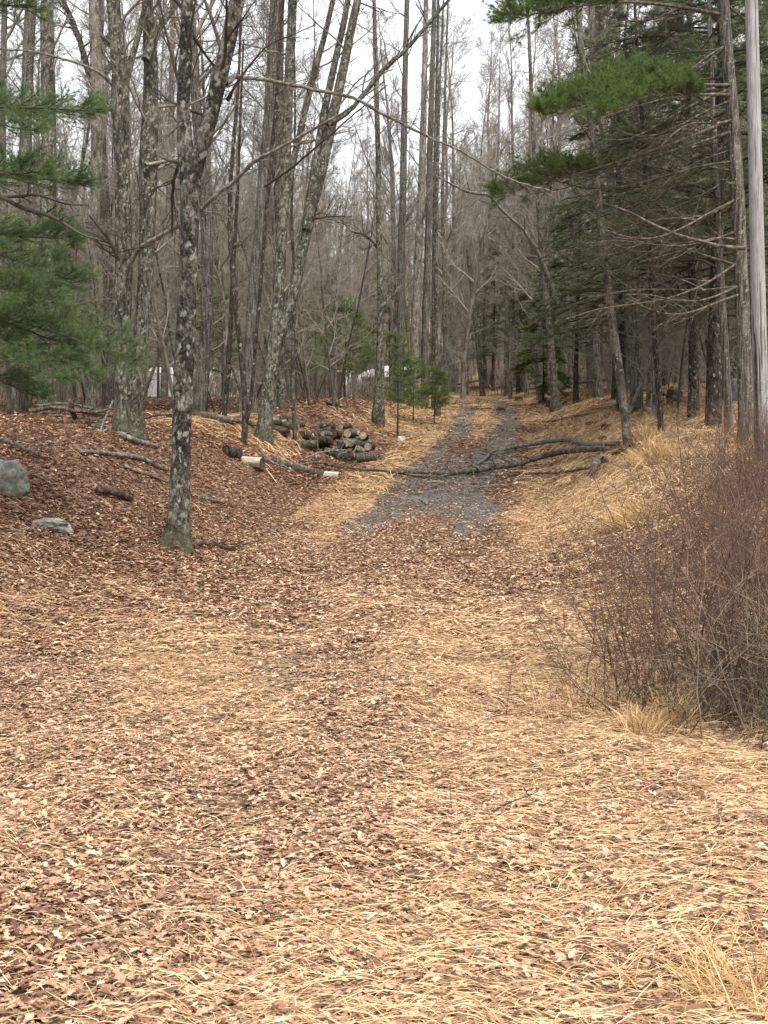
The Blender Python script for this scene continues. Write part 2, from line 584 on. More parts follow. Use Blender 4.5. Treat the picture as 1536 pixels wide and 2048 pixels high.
def ground_mat():
    m, nd, lk, b = new_mat("forest_floor")
    tc = nd.new("ShaderNodeTexCoord")
    v = tc.outputs["Object"]

    def attr(n):
        a = nd.new("ShaderNodeAttribute")
        a.attribute_name = n
        return a.outputs["Fac"]
    vo = nd.new("ShaderNodeTexVoronoi")
    vo.inputs["Scale"].default_value = 17
    wob = nd.new("ShaderNodeVectorMath")
    wob.operation = 'ADD'
    nn = nd.new("ShaderNodeTexNoise")
    nn.inputs["Scale"].default_value = 14
    lk.new(v, nn.inputs["Vector"])
    sc = nd.new("ShaderNodeVectorMath")
    sc.operation = 'SCALE'
    sc.inputs["Scale"].default_value = .09
    lk.new(nn.outputs["Color"], sc.inputs[0])
    lk.new(v, wob.inputs[0])
    lk.new(sc.outputs[0], wob.inputs[1])
    lk.new(wob.outputs[0], vo.inputs["Vector"])
    sep = nd.new("ShaderNodeSeparateColor")
    lk.new(vo.outputs["Color"], sep.inputs[0])
    leaf = ramp(nd, lk, sep.outputs[0], [(0, (.045, .026, .018)), (.4, (.12, .068, .046)), (.75, (.22, .135, .092)), (1, (.36, .25, .18))])
    big = noise(nd, lk, v, .8, 4, .6)
    leaf = mixc(nd, lk, ramp(nd, lk, big, [(.35, (.7, .7, .7)), (.65, (.1, .1, .1))]), leaf, (.085, .05, .035))
    mp = nd.new("ShaderNodeMapping")
    mp.inputs["Scale"].default_value = (9, 55, 20)
    lk.new(v, mp.inputs[0])
    stn = noise(nd, lk, mp.outputs[0], 1, 4, .7, .8)
    straw = ramp(nd, lk, stn, [(.34, (.10, .058, .032)), (.5, (.30, .19, .10)), (.66, (.54, .39, .225))])
    sn = noise(nd, lk, v, 5, 4, .7)
    ma = nd.new("ShaderNodeMath")
    ma.operation = 'MULTIPLY_ADD'
    lk.new(sn, ma.inputs[0])
    ma.inputs[1].default_value = 1.0
    lk.new(attr("straw"), ma.inputs[2])
    sf = ramp(nd, lk, ma.outputs[0], [(.72, (0, 0, 0)), (.98, (1, 1, 1))])
    c = mixc(nd, lk, sf, leaf, straw)
    mud = ramp(nd, lk, noise(nd, lk, v, 26, 5, .75), [(.38, (.016, .013, .011)), (.52, (.066, .056, .047)), (.63, (.30, .27, .235))])
    mn = noise(nd, lk, v, 3.2, 5, .7)
    mb_ = nd.new("ShaderNodeMath")
    mb_.operation = 'MULTIPLY_ADD'
    lk.new(mn, mb_.inputs[0])
    mb_.inputs[1].default_value = .9
    lk.new(attr("mud"), mb_.inputs[2])
    mf = ramp(nd, lk, mb_.outputs[0], [(.78, (0, 0, 0)), (1.02, (1, 1, 1))])
    c = mixc(nd, lk, mf, c, mud)
    lk.new(c, b.inputs["Base Color"])
    wet = noise(nd, lk, v, 1.5, 4, .6)
    wr = ramp(nd, lk, wet, [(.44, (.8,) * 3), (.55, (.12,) * 3)])
    rr = mixc(nd, lk, mf, (.9, .9, .9), wr)
    lk.new(rr, b.inputs["Roughness"])
    lk.new(ramp(nd, lk, mf, [(0, (.15,) * 3), (1, (.4,) * 3)]), b.inputs["Specular IOR Level"])
    bump(nd, lk, b, noise(nd, lk, v, 20, 5, .7), .7, .04)
    return m


M['ground'] = ground_mat()

# ------------------------------------------------------------------ ground sheet
ys = np.concatenate([np.linspace(-30, 1.5, 24), np.geomspace(1.6, 90, 420), np.linspace(91, 420, 80)])
cc = np.linspace(-1, 1, 361)
xs_unit = np.sign(cc) * (np.abs(cc) * .28 + np.abs(cc) ** 3.2 * .72)
Xw = np.maximum(18, ys * 1.15 + 12)
X = xs_unit[None] * Xw[:, None]
Y = np.repeat(ys[:, None], len(cc), 1)
Zg = hgt(X, Y)
g_mb = MB()
nr, nc = X.shape
ii, jj = np.arange(nr - 1)[:, None], np.arange(nc - 1)[None]
Qg = np.stack([ii * nc + jj, ii * nc + jj + 1, (ii + 1) * nc + jj + 1, (ii + 1) * nc + jj], -1).reshape(-1, 4)
g_mb.add(np.stack([X, Y, Zg], -1), Qg)
ground = g_mb.build("ground", M['ground'])
tag(ground, kind="structure")
for nm, fn in (("mud", mud_at), ("straw", straw_at)):
    a = ground.data.attributes.new(nm, 'FLOAT', 'POINT')
    a.data.foreach_set("value", fn(X, Y).astype(np.float32).ravel())


# ------------------------------------------------------------------ leaf litter and dry grass (stuff)
def region_sample(n, y0, y1, pw=1.0):
    """points in a wide wedge in front of the camera, thinning with distance"""
    t = rng.random(n)
    if abs(pw - 1) < 1e-6:
        y = y0 * (y1 / y0) ** t
    else:
        y = (y0 ** (1 - pw) + t * (y1 ** (1 - pw) - y0 ** (1 - pw))) ** (1 / (1 - pw))
    x = (rng.random(n) * 2 - 1) * (.46 * y + 1.2)
    return x, y


def leaf_colors(n, x, y):
    pal = np.array([[.43, .30, .205], [.51, .375, .265], [.35, .21, .14], [.24, .13, .09], [.115, .058, .043], [.30, .155, .095], [.58, .455, .345]])
    d = x - road_x(y)
    bank = sstep((-d - .9) / 2.2) * sstep((y - 6.5) / 4)
    wet = mud_at(x, y)
    p_light = np.array([.31, .16, .24, .13, .08, .06, .02])
    p_dark = np.array([.13, .04, .24, .25, .19, .14, .01])
    k = np.clip(.15 + .62 * bank + .5 * wet + .28 * fbm(x * .6, y * .4, 77), 0, 1)[:, None]
    P = p_light * (1 - k) + p_dark * k
    cum = np.cumsum(P / P.sum(1, keepdims=True), 1)
    idx = (rng.random(n)[:, None] > cum).sum(1).clip(0, 6)
    c = pal[idx] * rng.uniform(.78, 1.15, (n, 1)) * rng.uniform(.96, 1.04, (n, 3))
    return c


def place(template, n, x, y, z, s, yaw, tilt, curl):
    """template (k,3) unit leaf; -> (n,k,3)"""
    k = len(template)
    t = np.repeat(template[None], n, 0) * s[:, None, None]
    t[:, :, 2] = (np.abs(template[:, 1]) ** 1.3)[None] * curl[:, None] * s[:, None] + (template[:, 0] ** 2)[None] * curl[:, None] * s[:, None] * rng.uniform(-.4, .9, (n, 1))
    t[:, :, 1] *= (1 - .3 * np.clip(curl, 0, 1))[:, None]
    ax = rng.random(n) * 2 * np.pi
    u = np.stack([np.cos(ax), np.sin(ax), 0 * ax], -1)[:, None]
    c_, s_ = np.cos(tilt)[:, None, None], np.sin(tilt)[:, None, None]
    t = t * c_ + np.cross(u, t) * s_ + u * (u * t).sum(-1, keepdims=True) * (1 - c_)
    cy, sy = np.cos(yaw)[:, None], np.sin(yaw)[:, None]
    o = np.stack([t[..., 0] * cy - t[..., 1] * sy, t[..., 0] * sy + t[..., 1] * cy, t[..., 2]], -1)
    o -= np.stack([0 * x, 0 * x, o[..., 2].min(1)], -1)[:, None]
    return o + np.stack([x, y, z], -1)[:, None]


def leaf_template(wl):
    m = len(wl)
    xx = np.linspace(-.5, .5, m)
    mid = np.stack([xx, 0 * xx, 0 * xx], -1)
    lf = np.stack([xx + .05 * np.array([(-1) ** i for i in range(m)]), np.array(wl), 0 * xx], -1)
    rt = lf * np.array([1, -1, 1])
    V = np.concatenate([mid, lf, rt])
    Q = []
    for i in range(m - 1):
        Q += [[i, i + 1, m + i + 1, m + i], [i + 1, i, 2 * m + i, 2 * m + i + 1]]
    return V, np.array(Q)


def scatter_leaves(mb, n, y0, y1, pw, tmpl, smin, smax, dens):
    x, y = region_sample(n, y0, y1, pw)
    S, Mu = straw_at(x, y), mud_at(x, y)
    p = np.clip(1 - .42 * S - .84 * Mu, .06, 1) * dens
    p *= np.clip(1.0 + .5 * fbm(x * 1.1, y * .8, 91), .3, 1.2)
    keep = rng.random(n) < p
    x, y = x[keep], y[keep]
    n = len(x)
    s = rng.uniform(smin, smax, n) * (1 + .012 * np.clip(y - 8, 0, 60))
    lift = rng.random(n) ** 2 * .035 + (rng.random(n) < .16) * rng.random(n) * .035
    z = hgt(x, y) + .004 + lift
    V, Q = tmpl
    P = place(V, n, x, y, z, s, rng.random(n) * 2 * np.pi, np.abs(rng.normal(0, .24, n)), rng.uniform(-.2, 1.1, n))
    k = len(V)
    QQ = (Q[None] + (np.arange(n) * k)[:, None, None]).reshape(-1, Q.shape[1])
    c = np.repeat(leaf_colors(n, x, y), k, 0)
    mb.add(P.reshape(-1, 3), QQ, None, c)


lf = MB()
T_OAK = leaf_template([.03, .2, .09, .3, .13, .26, .02])
T_BEE = leaf_template([.03, .22, .3, .2, .02])
T_SIM = leaf_template([.05, .3, .04])
scatter_leaves(lf, 90000, 1.9, 9, .45, T_OAK, .022, .062, 1)
scatter_leaves(lf, 120000, 1.9, 9, .45, T_BEE, .012, .042, 1)
scatter_leaves(lf, 230000, 8, 24, .6, T_BEE, .03, .07, 1)
scatter_leaves(lf, 130000, 20, 60, .8, T_SIM, .06, .11, 1)
o = lf.build("leaf_litter", M['leaf'], smooth=False, color=True)
tag(o, kind="stuff")


def scatter_straw(mb, n, y0, y1, pw, Lr, wid, up=0.0, mask=None, xr=None):
    if xr is None:
        x, y = region_sample(n, y0, y1, pw)
    else:
        x, y = rng.uniform(xr[0], xr[1], n), rng.uniform(y0, y1, n)
    S = straw_at(x, y) if mask is None else mask(x, y)
    keep = rng.random(n) < (S ** .8) * np.where(y < 12, .8, 1) + .015
    x, y = x[keep], y[keep]
    n = len(x)
    L = rng.uniform(*Lr, n)
    base = .55 * fbm(x * .9, y * .6, 101) + .4 * fbm(x * 3, y * 3, 102)
    th = base * 1.1 + rng.normal(0, 1, n) * np.where(y < 12, .48, .65) + np.pi * (rng.random(n) < .5)
    k = 4
    t = np.linspace(0, 1, k)
    bend = rng.normal(0, .35, n)
    ang = th[:, None] + bend[:, None] * (t - .5)[None]
    stp = (L / (k - 1))[:, None]
    px = x[:, None] + np.concatenate([np.zeros((n, 1)), np.cumsum(np.cos(ang[:, :-1]) * stp, 1)], 1) - (np.cos(th) * L / 2)[:, None]
    py = y[:, None] + np.concatenate([np.zeros((n, 1)), np.cumsum(np.sin(ang[:, :-1]) * stp, 1)], 1) - (np.sin(th) * L / 2)[:, None]
    z0 = hgt(px, py)
    h = rng.random(n) ** 2 * .045 + .008
    arch = np.sin(np.pi * t)[None] * rng.uniform(0, .05, n)[:, None] * (L / .35)[:, None]
    pz = z0 + h[:, None] + arch
    if up:
        pz = pz + (t ** 1.2)[None] * (rng.random(n) ** 1.5 * up)[:, None]
    wv = wid * rng.uniform(.6, 1.4, n)[:, None] * np.array([.7, 1, .9, .25])[None]
    nx, ny = -np.sin(ang), np.cos(ang)
    tw = rng.uniform(-.5, .5, n)[:, None]
    A = np.stack([px - nx * wv, py - ny * wv, pz - wv * tw], -1)
    Bv = np.stack([px + nx * wv, py + ny * wv, pz + wv * tw], -1)
    V = np.stack([A, Bv], 2).reshape(n, 2 * k, 3)
    q = np.array([[2 * i, 2 * i + 1, 2 * i + 3, 2 * i + 2] for i in range(k - 1)])
    Q = (q[None] + (np.arange(n) * 2 * k)[:, None, None]).reshape(-1, 4)
    pal = np.array([[.60, .41, .225], [.67, .49, .295], [.48, .30, .15], [.72, .56, .38], [.28, .165, .09], [.26, .25, .11]])
    grn = np.clip(.02 + .10 * (x < -.6) * (y < 9), 0, 1)
    idx = rng.choice(5, n, p=[.36, .26, .18, .08, .12])
    idx = np.where(rng.random(n) < grn, 5, idx)
    c = pal[idx] * rng.uniform(.8, 1.12, (n, 1))
    mb.add(V.reshape(-1, 3), Q, None, np.repeat(c, 2 * k, 0))


st = MB()
scatter_straw(st, 120000, 1.9, 9, .45, (.07, .27), .0012)
scatter_straw(st, 150000, 1.9, 9, .45, (.02, .08), .0015)
scatter_straw(st, 130000, 8, 24, .6, (.10, .34), .0023)
scatter_straw(st, 70000, 20, 62, .9, (.3, .7), .0065)
# shaggy standing dry grass on the right bank
scatter_straw(st, 12000, 13.5, 30, 1, (.25, .55), .003, up=.35, mask=lambda x, y: sstep((x - road_x(y) - 2.0) / 1.5) * np.clip(.6 + fbm(x, y, 141), 0, 1), xr=(2.2, 9.5))
o = st.build("dry_grass", M['straw'], smooth=False, color=True)
tag(o, kind="stuff")


# ------------------------------------------------------------------ wet seeps standing in the muddy ruts
def puddle(u, v, rx, ry, seed):
    c = hit(u, v)
    a = np.arange(40) / 40 * 2 * np.pi
    k = 1 + .45 * vnoise(np.cos(a) * 1.6, np.sin(a) * 1.6, seed, 5) + .2 * vnoise(np.cos(a) * 5, np.sin(a) * 5, seed, 6)
    mb = MB()
    V, Q = [], []
    for ring in np.linspace(0, 1, 8):
        x, y = c[0] + rx * k * np.cos(a) * ring, c[1] + ry * k * np.sin(a) * ring
        V.append(np.stack([x, y, hgt(x, y, False) + .014 - .02 * ring ** 3], -1))
    for r_ in range(7):
        for q in range(40):
            Q.append([r_ * 40 + q, r_ * 40 + (q + 1) % 40, r_ * 40 + 40 + (q + 1) % 40, r_ * 40 + 40 + q])
    mb.add(np.concatenate(V), Q[40:], [[q, (q + 1) % 40, 40 + q] for q in range(0)])
    mb.add(np.vstack([V[1], V[0][:1]]), None, [[q, (q + 1) % 40, 40] for q in range(40)])
    tag(mb.build("puddle", M['water']), kind="structure")


m_, nd_, lk_, b_ = new_mat("shallow_water")
b_.inputs["Base Color"].default_value = (.11, .106, .10, 1)  # grey lifted: some silvery sky reflection is put into the base colour
b_.inputs["Roughness"].default_value = .25
b_.inputs["Specular IOR Level"].default_value = 1.0
bump(nd_, lk_, b_, noise(nd_, lk_, coords(nd_, lk_, (1, 1, 1), False), 16, 4, .6), .6, .03)
M['water'] = m_
pq_ = []
for (pu, pv, su, sv, pn) in [(965, 977, 40, 7, 7), (1010, 915, 34, 14, 7), (1022, 880, 20, 16, 6), (905, 915, 26, 12, 5), (800, 995, 34, 8, 4), (940, 870, 14, 12, 4)]:
    for q_ in range(pn):
        pq_.append((pu + RR.gauss(0, su * .7), pv + RR.gauss(0, sv * .7), RR.uniform(.06, .22), RR.uniform(.12, .5), len(pq_)))
for q_ in pq_:
    puddle(*q_)


# ------------------------------------------------------------------ bare trees
def bare_proto(seed, H, r0, crown_from, n1, len1, trunk_mat, twig_mat, full=True, wob=.012, sides=9):
    g = np.random.default_rng(seed)
    n = 22
    tr = grow(g, np.zeros((1, 3)), np.array([[g.normal(0, .04), g.normal(0, .04), 1]]), np.array([H]), n, wob * 3, .06)
    tr[:, 0] = 0
    tr[:, 0, 2] = -.25
    Rt = r0 * (1 - np.linspace(0, 1, n) ** 1.15 * .93)[None]
    tm, cm = MB(), MB()
    tubes(tm, tr, Rt, sides, .09, .5, seed)
    p0, d0, rp, t, _ = spawn(g, tr, Rt, n1, crown_from, .97, .85, .22)
    L = len1 * g.uniform(.55, 1.15, len(t)) * (1.25 - .8 * t)
    P1 = grow(g, p0, d0, L, 8, .13, .10)
    R1 = taper(np.minimum(rp * g.uniform(.35, .6, len(t)), .07), 8, .2)
    tubes(cm, P1, R1, 5)
    # dead stubs and thin low branches on the bole
    p0, d0, rp, t, _ = spawn(g, tr, Rt, 14, .06, crown_from, 1.15, .25)
    Ps = grow(g, p0, d0, g.uniform(.5, 2.4, len(t)), 6, .16, .03)
    Rs = taper(g.uniform(.008, .018, len(t)), 6, .3)
    tubes(cm, Ps, Rs, 4)
    if full:
        twigs(g, cm, Ps, Rs, [(6, (.3, .6), .7, 4, .15, .05, .2), (4, (.4, .7), .6, 3, .15, .05, .2)], 3, .004)
        twigs(g, cm, P1, R1, [(8, (.3, .6), .65, 5, .14, .08, .15), (6, (.4, .7), .6, 4, .15, .06, .12), (4, (.45, .8), .6, 3, .15, .05, .1)], 3, .0055)
    else:
        twigs(g, cm, P1, R1, [(6, (.3, .6), .65, 4, .14, .08, .15), (5, (.4, .8), .6, 3, .15, .06, .12)], 3, .012)
    return tm, cm


def hero(name, label, Yd, stems, mat, limbs=(), crown=((0, -50),), twig=M['twig'], seed=1, sides=18, flare=.8, rough=.07, group=None, n1=7, len1=2.2, cat="tree", slim=.86):
    """a tree drawn at its own depth Yd: stems and limbs are polylines (u, v, width) of the photograph"""
    u0, v0 = stems[0][0][:2]
    b = hit(u0, v0) if Yd is None else at(u0, v0, Yd)
    Yd = b[1]
    base = np.array([b[0], Yd, gz(b[0], Yd)])
    root = thing(name, label, cat, base, group)
    g = np.random.default_rng(seed)

    def path(poly, step, dy=0.0, bow=0.0):
        rows = []
        for i, q in enumerate(poly):
            p = at(q[0], q[1], Yd)
            p[1] += dy * i / max(1, len(poly) - 1)
            rows.append([*(p - base), q[2] * slim / 2 / F * Yd])
        return crom(rows, step)
    tm, cm = MB(), MB()
    sp_ = []
    for k, s in enumerate(stems):
        r = path(s, .10, .0 if k == 0 else g.uniform(-.5, .9))
        low = k == 0 or abs(s[0][1] - stems[0][0][1]) < 8
        if low:
            r = np.vstack([r[:1] - np.array([0, 0, .45, 0]), r])
        tubes(tm, r[:, :3], r[:, 3], sides, rough, flare if low else 0, seed + k)
        sp_.append(r)
    tm.build("trunk", mat, root)
    for (poly, lm, dy) in limbs:
        lmb = MB()
        r = path(poly, .12, dy)
        r[:, :3] += g.normal(0, .006, (len(r), 3))
        tubes(lmb, r[:, :3], r[:, 3], 8, .06, 0, seed + 9)
        m = 14
        idx = np.linspace(0, len(r) - 1, m).astype(int)
        P1 = r[idx, :3][None]
        R1 = r[idx, 3][None]
        p0, d0, rp, t, _ = spawn(g, P1, R1, 16, .2, .98, .75)
        Lb = g.uniform(.25, 1.1, len(t))
        P2 = grow(g, p0, d0, Lb, 6, .14, .02)
        R2 = taper(np.maximum(rp * .4, .004), 6, .3)
        tubes(lmb, P2, R2, 4)
        twigs(g, lmb, P2, R2, [(4, (.35, .7), .65, 4, .15, .02, .25), (3, (.35, .7), .6, 3, .15, .02, .2)], 3, .0026)
        lmb.build("limb", lm, root)
    for k, (si, vmax) in enumerate(crown):
        r = sp_[si]
        zmax = r[-1, 2]
        zlo = at(stems[si][0][0], vmax, Yd)[2] - base[2]
        sel = np.where(r[:, 2] > zlo)[0]
        if len(sel) < 4:
            continue
        idx = np.linspace(sel[0], sel[-1], 16).astype(int)
        P0, R0 = r[idx, :3][None], r[idx, 3][None]
        p0, d0, rp, t, _ = spawn(g, P0, R0, n1, 0, .97, .85)
        L = len1 * g.uniform(.5, 1.2, len(t))
        P1 = grow(g, p0, d0, L, 8, .13, .06)
        R1 = taper(np.minimum(rp * g.uniform(.2, .36, len(t)), .03), 8, .2)
        tubes(cm, P1, R1, 5)
        twigs(g, cm, P1, R1, [(6, (.3, .55), .65, 5, .14, .05, .2), (5, (.35, .6), .6, 4, .15, .04, .2), (3, (.4, .7), .6, 3, .15, .04, .2)], 3, .0028)
    if cm.n:
        cm.build("crown", twig, root)
    return root


hero("maple_tree", "nearest lichen blotched maple at the foot of the left bank, forking into two stems", None,
     [[(352, 1098, 46), (357, 1050, 44), (362, 900, 42), (366, 780, 44), (371, 680, 43), (376, 560, 38), (380, 430, 39), (376, 345, 40), (369, 270, 31), (367, 190, 29), (373, 90, 28), (374, 0, 27), (370, -220, 22), (362, -520, 14), (358, -800, 6)],
      [(380, 420, 34), (390, 350, 34), (408, 290, 33), (430, 215, 34), (452, 130, 33), (470, 60, 32), (484, 0, 31), (512, -160, 26), (545, -420, 16), (570, -760, 5)]],
     M['maple'], flare=2.0, slim=.9,
     limbs=[([(452, 165, 18), (466, 143, 12), (490, 134, 9.5), (540, 130, 9), (620, 134, 8.5), (700, 142, 8), (738, 150, 8), (800, 174, 7), (860, 195, 6), (940, 219, 5.5), (1010, 252, 5), (1080, 275, 4), (1180, 291, 2.5)], M['limb'], 2.2),
            ([(455, 200, 10), (480, 180, 5), (520, 150, 4), (560, 135, 3), (640, 120, 2)], M['twigdark'], -1),
            ([(375, 300, 12), (350, 305, 9), (325, 330, 8), (310, 370, 6), (300, 420, 3)], M['twigdark'], 1.4),
            ([(378, 60, 10), (400, 85, 6), (425, 110, 5), (442, 125, 4)], M['twigdark'], .8)],
     crown=((0, 330), (1, 300)), twig=M['twigdark'], seed=3, sides=28, n1=12, len1=2.6)
hero("oak_tree", "big double stemmed lichen grey tree on the left bank crest, its long limb reaching right", None,
     [[(247, 872, 46), (247, 830, 40), (246, 740, 38), (244, 640, 42), (247, 540, 39), (246, 400, 36), (243, 300, 36), (240, 215, 43), (238, 150, 34), (232, 60, 32), (227, 0, 30), (218, -200, 26), (210, -500, 16), (205, -800, 6)],
      [(268, 872, 40), (270, 800, 38), (276, 700, 35), (283, 600, 36), (287, 480, 36), (289, 300, 42), (291, 200, 36), (290, 110, 34), (282, 0, 27), (270, -200, 22), (262, -600, 8)],
      [(291, 120, 20), (306, 60, 18), (330, 10, 15), (360, -60, 12), (400, -220, 6)],
      [(250, 180, 14), (258, 130, 15), (272, 70, 13), (282, 20, 12), (288, -30, 9)]],
     M['oak'],
     limbs=[([(252, 552, 18), (268, 525, 12), (300, 500, 11), (345, 483, 10), (400, 461, 10), (440, 433, 9), (495, 397, 8.5), (530, 373, 9), (575, 357, 7), (620, 341, 6.5), (690, 310, 5), (768, 262, 3)], M['limb'], -2.2),
            ([(530, 373, 6), (580, 366, 5), (640, 345, 4), (700, 322, 3), (775, 285, 2)], M['twigdark'], -2.6),
            ([(240, 540, 12), (236, 510, 10), (225, 485, 8), (212, 465, 6), (200, 448, 4)], M['twigdark'], -.6),
            ([(228, 172, 10), (205, 155, 7), (165, 147, 6), (110, 141, 5), (60, 145, 4), (-20, 156, 3)], M['limb'], -1.2),
            ([(290, 330, 9), (320, 310, 8), (350, 290, 7), (370, 262, 6), (420, 210, 4)], M['limb'], 1.4)],
     crown=((0, 300), (1, 400), (2, 200)), seed=5, sides=26, n1=12, len1=2.6)
hero("oak_tree", "leaning pale green lichened tree behind the firewood pile, its stems fanning right", None,
     [[(527, 882, 40), (532, 830, 35), (545, 720, 33), (555, 620, 29), (562, 500, 27), (570, 350, 26), (577, 180, 24), (585, 0, 22), (590, -200, 19), (600, -700, 5)],
      [(548, 710, 26), (572, 635, 28), (592, 560, 29), (605, 490, 30), (622, 410, 30), (643, 330, 28), (664, 230, 26), (688, 120, 23), (703, 40, 21), (718, -30, 19), (760, -260, 14), (800, -620, 4)],
      [(612, 460, 22), (622, 380, 22), (634, 300, 21), (650, 200, 19), (672, 90, 16), (690, 0, 15), (730, -250, 9), (760, -560, 3)],
      [(562, 520, 19), (570, 400, 17), (600, 250, 16), (630, 120, 15), (655, 20, 13), (700, -200, 8)]],
     M['lichen'], slim=.8,
     limbs=[([(655, 250, 14), (690, 220, 12), (720, 180, 12), (770, 110, 11), (815, 60, 10), (860, 0, 9), (930, -90, 6)], M['oak'], 1.5),
            ([(610, 440, 8), (650, 430, 5), (690, 425, 3)], M['twigdark'], .3)],
     crown=((0, 350), (1, 330), (2, 300), (3, 300)), seed=7, sides=22, n1=10, len1=2.4)
hero("bare_tree", "straight trunk with long vertical bark furrows left of the firewood pile", 27,
     [[(494, 815, 40), (498, 760, 32), (504, 640, 29), (512, 540, 27), (520, 460, 26), (524, 400, 26), (536, 250, 24), (545, 100, 22), (551, -60, 20), (560, -400, 12), (565, -650, 4)]],
     M['furrow'], crown=((0, 200),), seed=8, n1=12)
hero("bare_tree", "thick mossy based trunk just behind the leaning lichened tree", 30,
     [[(556, 818, 36), (558, 760, 31), (557, 640, 30), (560, 480, 27), (555, 300, 25), (557, 100, 23), (560, -150, 18), (562, -500, 6)]],
     M['oak'], crown=((0, 300),), seed=9, n1=12)
hero("sapling", "thin dark kinked sapling standing right before the cut log on the bank", None,
     [[(488, 894, 16), (490, 820, 14), (484, 720, 13), (473, 630, 12), (463, 520, 11), (459, 420, 10), (465, 310, 9), (477, 160, 7), (482, 0, 5), (484, -150, 2)],
      [(492, 850, 9), (502, 800, 9), (512, 690, 8), (522, 580, 8.5), (534, 430, 8.5), (545, 320, 9), (556, 190, 8), (565, 70, 7), (574, -60, 5), (580, -260, 2)]],
     M['darkstem'], crown=((0, 500), (1, 400)), twig=M['twigdark'], seed=11, sides=10, flare=.3, n1=8, len1=.9)
hero("sapling", "thin dark stem rising from the fallen trunk on the left crest", 25,
     [[(447, 852, 13), (454, 760, 12), (461, 650, 11), (466, 540, 9), (474, 400, 8), (480, 250, 6), (487, 80, 4)]],
     M['darkstem'], crown=((0, 600),), twig=M['twigdark'], seed=12, sides=9, flare=.3, n1=9, len1=.9)
hero("sapling", "slender speckled stem growing up through the firewood pile", 24.5,
     [[(590, 885, 10), (587, 800, 9.5), (586, 700, 9), (589, 560, 8), (583, 420, 7), (590, 250, 5), (588, 60, 3)]],
     M['oak'], crown=((0, 700),), seed=13, sides=9, flare=.2, n1=10, len1=.9)
hero("bare_tree", "pinkish grey smooth trunk behind the left bank crest, left of the double tree", 30,
     [[(182, 815, 24), (184, 700, 22), (187, 580, 21), (190, 430, 22), (193, 330, 26), (196, 230, 30), (192, 100, 27), (188, 0, 24), (184, -250, 16), (180, -520, 5)]],
     M['grey'], limbs=[([(195, 190, 16), (170, 130, 15), (150, 70, 13), (125, 10, 12), (90, -60, 8)], M['twigdark'], 1.0),
                       ([(196, 160, 16), (230, 100, 12), (190, 60, 5)], M['darkstem'], .6)],
     crown=((0, 380),), seed=15, n1=12)
hero("bare_tree", "rough brown trunk partly hidden behind the left stem of the double tree", 33,
     [[(222, 812, 26), (220, 700, 24), (216, 560, 24), (210, 420, 24), (202, 300, 24), (196, 120, 22), (200, 0, 20), (204, -320, 8)]],
     M['furrow'], crown=((0, 300),), seed=16)
hero("bare_tree", "lichen grey trunk rising above the upper pine bough at far left", 26,
     [[(96, 830, 36), (97, 600, 34), (98, 400, 33), (97, 200, 32), (94, 60, 30), (95, -60, 27), (97, -500, 8)]],
     M['lichen'], crown=((0, 240),), seed=17)
hero("bare_tree", "brown furrowed trunk at far left leaning over the pine", 29,
     [[(38, 830, 34), (44, 600, 30), (50, 330, 28), (55, 160, 26), (62, 0, 25), (75, -300, 14), (82, -520, 5)]],
     M['furrow'], crown=((0, 240),), seed=18)
hero("bare_tree", "pale grey trunk standing in front of the left white trailer", 42,
     [[(328, 815, 19), (330, 700, 15), (333, 600, 14), (337, 450, 13), (340, 280, 12), (345, 60, 10), (350, -220, 5)]],
     M['smooth'], crown=((0, 450),), seed=19, n1=12)
hero("bare_tree", "twin based speckled grey tree at the left road edge before the camper van", 33,
     [[(754, 826, 20), (756, 770, 17), (759, 690, 15), (761, 600, 14), (758, 480, 13), (757, 350, 12.5), (752, 150, 11), (747, -50, 8), (740, -420, 3)],
      [(764, 824, 11), (765, 760, 9), (764, 690, 8), (762, 640, 7)]],
     M['lichen'], limbs=[([(761, 615, 6), (775, 600, 5), (800, 570, 3)], M['limb'], .3), ([(757, 500, 6), (735, 470, 5), (700, 455, 3)], M['twigdark'], .5)],
     crown=((0, 520),), seed=21, n1=14, len1=2.4)
for args in [
    ("dark brown trunk in the middle woods, left of the pale centre trunk", 46, [(799, 790, 21), (801, 640, 19), (803, 500, 17), (806, 380, 16), (809, 200, 14), (814, 0, 11), (820, -300, 5)], 'furrow', 22),
    ("pale broad trunk in the middle woods, left of the road's far end", 44, [(827, 795, 21), (831, 640, 19), (838, 480, 19), (844, 340, 16), (849, 150, 13), (853, -50, 10), (858, -300, 4)], 'grey', 23),
    ("brown straight trunk touching the pale broad trunk on its right", 47, [(848, 795, 18), (851, 640, 17), (856, 480, 15), (860, 300, 14), (866, 100, 12), (871, -100, 8), (875, -300, 4)], 'furrow', 24),
    ("thin dark trunk ending the centre row, right of the brown straight trunk", 45, [(868, 795, 11), (868, 640, 11), (869, 480, 10), (871, 300, 9), (875, 100, 7), (878, -120, 4)], 'oak', 25),
    ("slim grey tree with a hooked root beside the small pines at the road", 40, [(876, 828, 13), (874, 770, 10), (873, 690, 9), (872, 560, 8.5), (874, 380, 8), (880, 160, 6), (890, -60, 3)], 'lichen', 26),
    ("slim pale trunk standing left of the far road bend", 62, [(893, 800, 11), (890, 680, 10), (889, 560, 9), (885, 400, 8), (890, 200, 6), (896, 0, 4)], 'lichen', 27),
    ("white speckled leaning trunk with a broken top near the road bend", 66, [(966, 800, 13), (957, 700, 11.5), (948, 620, 10.5), (940, 540, 10), (936, 500, 9)], 'lichen', 28),
]:
    hero("bare_tree", args[0], args[1], [args[2]], M[args[3]], crown=((0, 480),), seed=args[4], sides=12, flare=.4, n1=16, len1=2.6)
